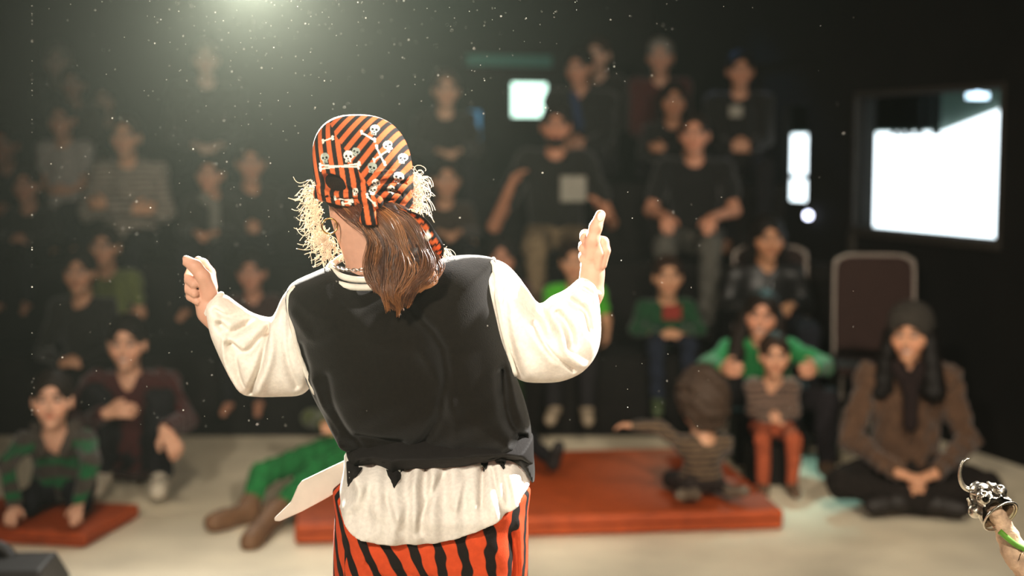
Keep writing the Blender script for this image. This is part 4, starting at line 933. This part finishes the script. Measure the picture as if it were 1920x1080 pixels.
def band_col(V):
    x, y = to_px(V); c = np.empty((len(V), 3))
    seam = 632 + (y - 240) * .68
    ul = (x + (y - 300) * -.16) / 17.5 ; ur = (x * .80 + y * .62) / 17.5
    left = x < seam
    u = np.where(left, ul, ur); f = u - np.floor(u); m = sst(.46, .52, f) * (1 - sst(.94, 1, f))
    c[:] = ORG * (1 - m[:, None]) + BLK * m[:, None]
    bones(c, x, y, 612, 309, 684, 312); bones(c, x, y, 612, 316, 686, 306); bones(c, x, y, 617, 266, 636, 260); bones(c, x, y, 688, 250, 712, 264); bones(c, x, y, 716, 276, 730, 306); bones(c, x, y, 712, 300, 736, 282)
    skull(c, x, y, 622, 295, 8.5, -8, GRY); skull(c, x, y, 667, 292, 9.5, 4); skull(c, x, y, 680, 284, 7, 20, GRY); skull(c, x, y, 711, 244, 8.5, 8, GRY); skull(c, x, y, 735, 273, 8, -30); skull(c, x, y, 709, 312, 8.5, 15, GRY)
    skull(c, x, y, 760, 296, 8, 10); skull(c, x, y, 755, 330, 9, 25); skull(c, x, y, 742, 352, 7, -40); skull(c, x, y, 716, 340, 7, 10); skull(c, x, y, 711, 352, 7, 0); skull(c, x, y, 679, 355, 6, 5)
    bones(c, x, y, 640, 368, 672, 372); bones(c, x, y, 702, 362, 716, 378); bones(c, x, y, 655, 378, 668, 376)
    return c
BAND = cloth('bandana_cotton', 'band', .8, .12, 160, .3, attr=True, transl=.10, spec=.2)
h_ = .00125
lo_, hi_ = Pp(572, 408, -.14), Pp(786, 204, .14); g = Grid(lo_, hi_, h_)
cc = Pp(681, 318, .0); sx, sy, sz = .0875, .108, .0975
X = (g.ax[0] - cc[0])[:, None, None]; Yv = (g.ax[1] - cc[1])[None, :, None]; Z = (g.ax[2] - cc[2])[None, None, :]
Xs = X + .10 * Z
q_ = (np.abs(Xs / sx) ** 2.5 + np.abs(Yv / sy) ** 2.2 + np.abs(Z / sz) ** 2.5) ** (1 / 2.4)
F = (q_ - 1) * .088
# tension folds that run into the knot, and the crumpled edge
kx, kz = Pp(712, 368)[[0, 2]] - cc[[0, 2]]; rr = np.hypot(X - kx, Z - kz); th = np.arctan2(Z - kz, X - kx)
F = F + np.where(Yv < 0, 1, 0) * (.0030 * np.sin(11 * th + 1.0) * np.exp(-((rr - .03) / .05) ** 2) + .0016 * np.sin(23 * th) * np.exp(-((rr - .02) / .03) ** 2))
g.F = F.astype(np.float32)
for pts, r_ in (([(600, 362), (640, 374), (690, 372)], .0075), ([(606, 352), (640, 366), (688, 364)], .006), ([(690, 352), (730, 345), (764, 352)], .009), ([(694, 362), (730, 360), (766, 372)], .009), ([(700, 372), (735, 378), (768, 384)], .0075),
                ([(705, 340), (730, 328), (764, 330)], .007), ([(740, 340), (758, 350), (766, 366)], .007)):
    P = [Pp(a_, b_) for a_, b_ in spline(pts, 8)]
    for p_ in P:
        k_ = 1 - min(1, abs((p_[0] - cc[0] + .1 * (p_[2] - cc[2])) / sx) ** 2.5 + abs((p_[2] - cc[2]) / sz) ** 2.5); p_[1] = cc[1] - sy * max(k_, .02) ** (1 / 2.2) - .003
    for p0, p1 in zip(P[:-1], P[1:]): g.cap(p0, p1, r_ * 1.25, k=.004)
for pts, r_ in (([(702, 350), (734, 338), (764, 342)], .0050), ([(700, 366), (732, 368), (764, 364)], .0050), ([(610, 360), (645, 369), (686, 369)], .0030), ([(718, 352), (740, 352), (756, 362)], .0045), ([(698, 336), (716, 326), (740, 320)], .004)):
    P = [Pp(a_, b_) for a_, b_ in spline(pts, 8)]
    for p_ in P:
        k_ = 1 - min(1, abs((p_[0] - cc[0] + .1 * (p_[2] - cc[2])) / sx) ** 2.5 + abs((p_[2] - cc[2]) / sz) ** 2.5); p_[1] = cc[1] - sy * max(k_, .02) ** (1 / 2.2) - .009
    for p0, p1 in zip(P[:-1], P[1:]): g.cap(p0, p1, r_, k=.003, op='sub')
# gap between cap and rolled edge, dark hair behind it
gh = Grid(Pp(590, 400, -.12), Pp(775, 225, .1), .004); gh.ell(cc + A3((0, .0, -.004)), (.080, .0985, .090), None, .01); V, Q = gh.mesh(); pr('hair_under_bandana', V, Q, cloth('dark_hair_under', '1a100a', .6, .3, 60, .4))
g.ell(A3((Pp(636, 340)[0], cc[1] - .088, Pp(636, 340)[2])), (.028, .030, .0150), rotm(0, 8, 0), .004, 'sub')
zb = np.interp(g.ax[0], [Pp(585, 0)[0], Pp(650, 0)[0], Pp(770, 0)[0]], [Pp(0, 368)[2], Pp(0, 382)[2], Pp(0, 390)[2]])[:, None, None]
g.F = np.maximum(g.F, (zb + np.where(Yv > 0, .35 * Yv, 0) - (Z + cc[2]))).astype(np.float32)
V, Q = g.mesh(); bd = pr('bandana', V, Q, BAND, col=band_col(V))
kn = Grid(Pp(660, 425, -.17), Pp(735, 350, -.06), .0016)
kc = Pp(693, 374, -.122)
kn.ell(kc, (.021, .015, .014), rotm(0, 20, 0), .004); kn.ell(kc + A3((.012, -.004, -.004)), (.012, .012, .012), None, .002)
for dx, dz in ((-.008, -.034), (.004, -.040)): kn.cap(kc, kc + A3((dx, -.002, dz)), .008, .0095, k=.004)
V, Q = kn.mesh(); ob = pr('knot', V, Q, BAND, col=band_col(V)); ob.parent = bd
# long tail ends blowing to the right
tl = spline([Pp(752, 388, -.100), Pp(792, 406, -.118), Pp(816, 434, -.122), Pp(832, 460, -.118), Pp(830, 484, -.112)], 40); n = len(tl); W2 = 14
Vt, Ct = [], []
for i, p in enumerate(tl):
    w_ = .010 + .020 * math.sin(min(1, i / 22) * math.pi / 2)
    for k in range(W2 + 1):
        t = k / W2; e = A3((-.72, .10, -.60)); Vt.append(p + e * w_ * 2 * t + A3((0, -.006 * math.sin(t * 9 + i * .25), 0)))
        s_u = (i * 1.5 + k * .6) / 6.5; Ct.append(BLK if (t < .09 or (s_u % 1) < .36) else ORG)
Vt = np.array(Vt); Ct = np.array(Ct); m_ = W2 + 1
cx = np.array([i for i in range(n) for _ in range(m_)]) * 1.4; cyy = np.array([k for _ in range(n) for k in range(m_)]) * 2.6
skull(Ct, cx, cyy, 18, 20, 6, 10); skull(Ct, cx, cyy, 44, 20, 7, 0); bones(Ct, cx, cyy, 26, 10, 34, 30)
Fq = np.array([(i * m_ + k, i * m_ + k + 1, (i + 1) * m_ + k + 1, (i + 1) * m_ + k) for i in range(n - 1) for k in range(W2)])
ob = pr('tail', Vt, Fq, cloth('bandana_tail_cotton', 'band2', .8, .1, 160, .3, attr=True, transl=.35, spec=.2), col=Ct); ob.parent = bd
so = ob.modifiers.new('thick', 'SOLIDIFY'); so.thickness = .0012
# ---- hair: gathered strands, ponytail and curls
def strands(curves, r0, n=4, taper=.35):
    Vs, Qs, o = [], [], 0
    for P in curves:
        P = np.asarray(P); L = len(P); T = np.gradient(P, axis=0); T /= np.linalg.norm(T, axis=1, keepdims=True) + 1e-9
        u = np.cross(T, A3((.13, .9, .41))); u /= np.linalg.norm(u, axis=1, keepdims=True) + 1e-9; v = np.cross(T, u)
        r = r0 * (1 - (1 - taper) * np.linspace(0, 1, L))[:, None] * rng.uniform(.75, 1.25)
        ring_ = np.stack([P + r * (math.cos(2 * math.pi * k / n) * u + math.sin(2 * math.pi * k / n) * v) for k in range(n)], 1).reshape(-1, 3)
        i = np.arange(L - 1)[:, None] * n; k = np.arange(n)[None]; k2 = (k + 1) % n
        q = np.stack([i + k, i + k2, i + n + k2, i + n + k], -1).reshape(-1, 4); Vs.append(ring_); Qs.append(q + o); o += L * n
    return np.vstack(Vs), np.vstack(Qs)
def hair_mat(name, c, tr):
    return cloth(name, c, .38, .45, 35, 0, transl=tr, spec=.5)
HAIR = cloth('auburn_hair', 'hair', .38, .15, 35, 0, attr=True, transl=.15, spec=.5)
GD = [[(642, 386, -.085), (680, 412, -.102), (714, 450, -.112), (716, 500, -.130), (722, 545, -.150), (745, 590, -.150)],
      [(664, 380, -.098), (712, 410, -.112), (742, 460, -.125), (736, 515, -.145), (742, 560, -.160), (750, 592, -.158)],
      [(700, 384, -.105), (745, 414, -.122), (768, 462, -.128), (776, 512, -.150), (756, 552, -.162), (752, 586, -.158)],
      [(738, 388, -.098), (772, 424, -.112), (790, 470, -.120), (796, 512, -.140), (772, 540, -.158), (758, 575, -.155)],
      [(650, 392, -.080), (688, 422, -.098), (712, 462, -.110), (704, 508, -.132), (712, 540, -.146), (740, 582, -.152)],
      [(750, 394, -.090), (784, 440, -.105), (798, 485, -.115), (812, 512, -.130), (800, 528, -.150), (786, 533, -.152)]]
GD = [spline([Pp(*p) for p in gd], 30) for gd in GD]
cur, ccol = [], []
dk, lt, rd = np.array(lin('341a0d')), np.array(lin('a06838')), np.array(lin('6a3418'))
LOCK = [(rng.normal(size=3) * A3((.0075, .0045, .005)), rng.uniform(6, 16), rng.uniform(0, 6.28), rng.integers(0, 6), rng.uniform(0, .6), rng.integers(23, 30), rng.beta(1.0, 2.8), rng.uniform(.003, .0105)) for _ in range(70)]
for i in range(2100):
    lo_k, wf, ph, a_, w_, end, tone, wa = LOCK[rng.integers(0, 70)]; b_ = (a_ + 1) % 6 if a_ < 3 else (4 if a_ == 4 else 3)
    P = GD[a_] * (1 - w_) + GD[b_] * w_; t = np.linspace(0, 1, 30)[:, None]
    P = P + lo_k * (.35 + np.sin(math.pi * np.minimum(t * 1.15, 1))) + rng.normal(size=3) * A3((.0030, .0022, .0025)) * (.6 + .6 * np.sin(math.pi * t))
    P = P + A3((1, .25, .25)) * (wa * np.sin(t * wf + ph) * t) + A3((.2, .3, 1)) * .0012 * np.sin(t * wf * 1.7 + ph + rng.uniform(0, 1))
    e2 = int(np.clip(end + rng.integers(-3, 1), 18, 29)); cur.append(P[:e2 + 1])
    c0 = dk + (lt - dk) * np.clip(tone + rng.normal() * .10, 0, 1) + (rd - dk) * rng.uniform(0, .3)
    ccol.append(np.repeat(c0[None], (e2 + 1) * 4, 0))
V, Q = strands(cur, .00085); pony = pr('ponytail', V, Q, HAIR, col=np.vstack(ccol)); pony['kind'] = 'stuff'
g = Grid(Pp(620, 610, -.2), Pp(840, 365, -.02), .004)
for gd, r_ in zip(GD, (.018, .022, .022, .016, .014, .010)):
    for p0, p1, t in zip(gd[:-4:2], gd[2::2], np.linspace(0, 1, 15)):
        rr_ = r_ * (.7 + .5 * math.sin(math.pi * min(1, t * 1.1))) * (1 if t < .75 else .6); g.cap(p0 + A3((0, .020, 0)), p1 + A3((0, .020, 0)), rr_ * .8, k=.01)
g.waves(.003, 220, 4, 3); V, Q = g.mesh(); o = pr('hair_mass', V, Q, cloth('dark_hair_mass', '2a160c', .5, .4, 60, .4, spec=.4)); o.parent = pony
# loose nape hair laid over the back of the head
cur = []
for i in range(420):
    x0 = rng.uniform(604, 700); y0_ = 372 + (x0 - 604) * .12 + rng.uniform(-4, 4); d0 = -.055 - .045 * np.clip((x0 - 604) / 60, 0, 1)
    e_ = (rng.uniform(690, 735), rng.uniform(410, 450), -.108)
    cur.append(spline([Pp(x0, y0_, d0), Pp(x0 * .62 + e_[0] * .38, y0_ + rng.uniform(12, 34), d0 - .02), Pp(*e_)], 12))
V, Q = strands(cur, .0008); o = pr('nape_hair', V, Q, HAIR, col=np.repeat((dk * .4 + rd * .6)[None], len(V), 0)); o['kind'] = 'stuff'
CURL = cloth('curls_backlight_tint', 'fff0dc', .4, .1, 30, 0, transl=.5, spec=.5)  # back light's white glare put into the colour of the curls
def curls(n, roots, direc, seed, lmin, lmax):
    r = np.random.default_rng(seed); out = []
    for _ in range(n):
        t = r.uniform(); i = t * (len(roots) - 1); k = int(i); f = i - k; p = (1 - f) * np.array(roots[k]) + f * np.array(roots[min(k + 1, len(roots) - 1)])
        P0 = Pp(p[0] + r.normal() * 3, p[1] + r.normal() * 4, p[2] + r.normal() * .02); L = r.uniform(lmin, lmax)
        ang = math.radians(r.normal(direc[0] + (direc[1] - direc[0]) * t, 26)); d = A3((math.cos(ang), r.normal() * .35, math.sin(ang))); s = np.linspace(0, 1, 18)[:, None]
        bend = r.uniform(-1, 1); perp = A3((-d[2], 0, d[0])); rad = r.uniform(.004, .011) * (s ** .6); w_ = r.uniform(5, 13); ph = r.uniform(0, 6.28)
        out.append(P0 + d * L * s + perp * bend * L * .6 * s ** 2 - A3((0, 0, 1)) * L * .35 * s ** 2 + rad * (np.cos(w_ * s + ph) * perp + np.sin(w_ * s + ph) * A3((d[0] * .6, .8, d[2] * .6))) - rad[0])
    return out
cl = curls(160, [(594, 345, .03), (600, 385, .02), (606, 425, .01), (622, 455, .0)], (172, 235), 1, .014, .044) + curls(40, [(610, 430, .0), (628, 465, -.01)], (215, 285), 2, .02, .045)
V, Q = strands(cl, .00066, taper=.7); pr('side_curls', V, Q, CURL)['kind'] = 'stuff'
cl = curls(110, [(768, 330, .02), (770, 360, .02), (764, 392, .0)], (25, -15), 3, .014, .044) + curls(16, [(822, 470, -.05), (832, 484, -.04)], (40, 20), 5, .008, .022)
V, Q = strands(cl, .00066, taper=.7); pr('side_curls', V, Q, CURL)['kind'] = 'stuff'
# ---- jewellery
GOLD = cloth('gold', 'd8a860', .22, .1, 30, 0, metal=1, spec=.5)
c = Pp(618, 424, -.058); V, Fq = tubeVF(np.array([c + A3((.0130 * math.cos(t), .004 * math.cos(t), .0135 * math.sin(t))) for t in a]), .0016, 8, closed=True); pr('hoop_earring', V, Fq, GOLD)
nk = ring(692, 489, .062, .068, .010, .006); parts = []
for i in range(0, 60):
    p = nk[i]; T_ = nk[(i + 1) % 60] - nk[i - 1]; T_ /= np.linalg.norm(T_); u = np.cross(T_, A3((0, 0, 1) if i % 2 else (.3, .9, .2))); u /= np.linalg.norm(u)
    parts.append(tubeVF(np.array([p + T_ * .0055 * math.cos(t) + u * .0030 * math.sin(t) for t in np.linspace(0, 6.283, 10, endpoint=False)]), .0009, 5, closed=True))
V, Fq = join(parts); pr('necklace', V, Fq, cloth('silver', 'cfc8bc', .25, .1, 30, 0, metal=1, spec=.5))
# ---- pale flat blade tucked in at the waist
bl = [(650, 862), (612, 880), (566, 902), (558, 912), (545, 942), (514, 972), (515, 977), (524, 978), (565, 960), (606, 938), (650, 912)]
P = np.array([Pp(x, y, .035 + (650 - x) * .0001) for x, y in bl]); n = len(P)
V = np.vstack([P, P + A3((0, .006, 0))]); o = mesh_obj('wooden_blade', V, [tuple(range(n)), tuple(range(2 * n - 1, n - 1, -1))] + [(i, n + i, n + (i + 1) % n, (i + 1) % n) for i in range(n)], cloth('pale_card', 'c4b8ab', .7, .12, 25, .1, transl=.10), smooth=False)
b = o.modifiers.new('b', 'BEVEL'); b.width = .0015; b.segments = 2
tag(o, 'pale flat pointed blade tucked behind the performer\'s white shirt tail', 'blade')

# ================================================================== pirate hook prop at the right edge
YH = 2.50; Hk = lambda x, y, d=0.0: pix(x, y, YH + d)
foot = A3((Hk(1905, 1080)[0] + .18, YH - .10, 0)); hook = empty('pirate_hook', foot); tag(hook, 'silver pirate hook with a skull-embossed cup on a bark-like wooden stick', 'hook')
def hk(name, V, Fq, m, parent=None, col=None): return mesh_obj(name, V, Fq, m, parent or hook, col=col, origin=foot)
SILV = cloth('worn_silver', 'b9b0a0', .28, .35, 120, .35, metal=1, spec=.5)
P = spline([Hk(1818, 860), Hk(1808, 864), Hk(1801, 878), Hk(1800, 895), Hk(1806, 911), Hk(1818, 918), Hk(1832, 914)], 30)
V, Fq = tubeVF(P, np.interp(np.linspace(0, 1, 30), [0, .15, 1], [.0008, .0026, .0058]), 12); hk('hook', V, Fq, SILV)
A0, A1 = Hk(1830, 914), Hk(1876, 968, -.055); ax = (A1 - A0); LA = np.linalg.norm(ax); ax /= LA
Rm = np.array(Vector(ax).to_track_quat('Z', 'Y').to_matrix())
V, Fq = latheVF([(0, -.008), (.010, -.006), (.012, .002), (.009, .007), (.013, .012), (0, .013)], 20); hk('collar', V @ Rm.T + A0, Fq, SILV)
g = Grid(A0 - .06, A1 + .07, .0016)
C = lambda z, r=0, t=0: A0 + Rm @ A3((r * math.cos(t), r * math.sin(t), z))
g.cap(C(.016), C(LA), .020, .034, k=.006)
for t0 in np.linspace(0, 2 * math.pi, 5, endpoint=False):                       # embossed skulls round the cup
    z0, R0 = LA * .55, .029
    g.ell(C(z0, R0, t0), (.0125, .0125, .0125), None, .003)
    g.cap(C(z0 - .013, R0 - .003, t0), C(z0 - .018, R0 - .004, t0), .006, k=.003)
    for e in (-1, 1): g.cap(C(z0 - .001, R0 + .011, t0 + e * .17), C(z0 - .001, R0 + .006, t0 + e * .17), .0034, k=.001, op='sub')
    g.cap(C(z0 - .022, R0, t0 - .35), C(z0 + .02, R0 + .002, t0 + .45), .003, k=.002); g.cap(C(z0 - .022, R0, t0 + .35), C(z0 + .02, R0 + .002, t0 - .45), .003, k=.002)
g.cap(C(LA * .6), C(LA + .06), .024, .034, k=.001, op='sub')
pl = sum((g.ax[i].reshape([-1 if j == i else 1 for j in range(3)]) - C(LA)[i]) * ax[i] for i in range(3)); g.F = np.maximum(g.F, pl).astype(np.float32)
V, Q = g.mesh(); hk('cup', V, Q, SILV)
V, Fq = tubeVF(np.array([C(LA, .0335, t) for t in a]), .0022, 8, closed=True); hk('rim', V, Fq, SILV)
BARK = cloth('pale_bark', 'b79a80', .85, .45, 45, .8)
P = spline([C(LA * .7), Hk(1880, 985, -.03), Hk(1905, 1040, -.04), Hk(1938, 1110, -.05), (Hk(1905, 1080)[0] + .12, YH - .08, .25), foot + A3((0, 0, .02))], 40)
V, Fq = tubeVF(P, np.interp(np.linspace(0, 1, 40), [0, .2, .4, 1], [.013, .017, .024, .026]) * (1 + .06 * np.sin(np.arange(40) * 1.9)), 16); hk('stick', V, Fq, BARK)
P = spline([Hk(1874, 996, -.052), Hk(1890, 1010, -.058), Hk(1906, 1022, -.062), Hk(1930, 1034, -.066)], 16)
V, Fq = tubeVF(P, .005, 8); hk('ribbon', V, Fq, cloth('green_ribbon', '4f7d22', .6, .2, 60, .2))
V, Fq = latheVF([(0, 0), (.13, 0), (.13, .012), (.03, .03), (0, .03)], 28); mesh_obj('base_plate', V, Fq, cloth('base_black', '1a1a1a', .6), hook)
# ================================================================== dark stage monitor low at the left edge
q0 = pix(0, 1070, 4.30); mon = empty('stage_monitor', (q0[0] - .12, 4.34, 0), math.radians(4)); tag(mon, 'black wedge stage monitor on the floor in front of the boy', 'speaker')
prf = [(-.17, 0), (.20, 0), (.20, .12), (.04, .235), (-.17, .235)]; n = len(prf)
V = np.array([(x, y, z) for x in (-.2, .27) for y, z in prf]); o = mesh_obj('cabinet', V, [tuple(range(n))[::-1], tuple(range(n, 2 * n))] + [(i, (i + 1) % n, n + (i + 1) % n, n + i) for i in range(n)], cloth('monitor_black', '151311', .6, .2, 40, .2), mon, smooth=False)
b = o.modifiers.new('b', 'BEVEL'); b.width = .01; b.segments = 2
V, Fq = tubeVF(spline([(-.17, .0, .225), (-.15, .0, .262), (-.02, .0, .272), (.1, .0, .262), (.14, .0, .225)], 24), .022, 10); mesh_obj('handle', V, Fq, cloth('handle_black', '15130f', .6), mon)
V = np.array([(x, .208 - 0.0 + (z < .1) * 0, z) for x, z in ((-.17, .015), (.24, .015), (.24, .115), (-.17, .115))]); mesh_obj('grille', np.vstack([V, V + A3((0, .006, 0))]), [(0, 1, 2, 3), (7, 6, 5, 4), (0, 4, 5, 1), (1, 5, 6, 2), (2, 6, 7, 3), (3, 7, 4, 0)], cloth('grille_black', '0e0d0c', .7), mon, smooth=False)
# ================================================================== dust glittering in the back light
parts = []
ico = np.array([(0, 0, 1), (0, 0, -1), (1, 0, 0), (-1, 0, 0), (0, 1, 0), (0, -1, 0)], float); icf = [(0, 2, 4), (0, 4, 3), (0, 3, 5), (0, 5, 2), (1, 4, 2), (1, 3, 4), (1, 5, 3), (1, 2, 5)]
for i in range(950):
    px = np.clip(rng.normal(640, 330), 60, 1600); py = rng.uniform(0, 1) ** 1.3 * 800; Yd = rng.choice([rng.uniform(2.62, 3.0), rng.uniform(2.2, 4.2)])
    r_ = .00050 * (1 + 1.6 * rng.uniform() ** 6)
    if 560 < px < 1130 and 220 < py < 900 and Yd > 2.35: continue
    parts.append((ico * r_ + pix(px, py, Yd), icf))
V, Fq = join(parts); o = mesh_obj('dust', V, Fq, cloth('pale_dust', 'fffaf0', .9, .02, 20, 0, transl=.5), smooth=False); tag(o, 'fine dust specks glittering in the air in the back light', 'dust', kind='stuff')
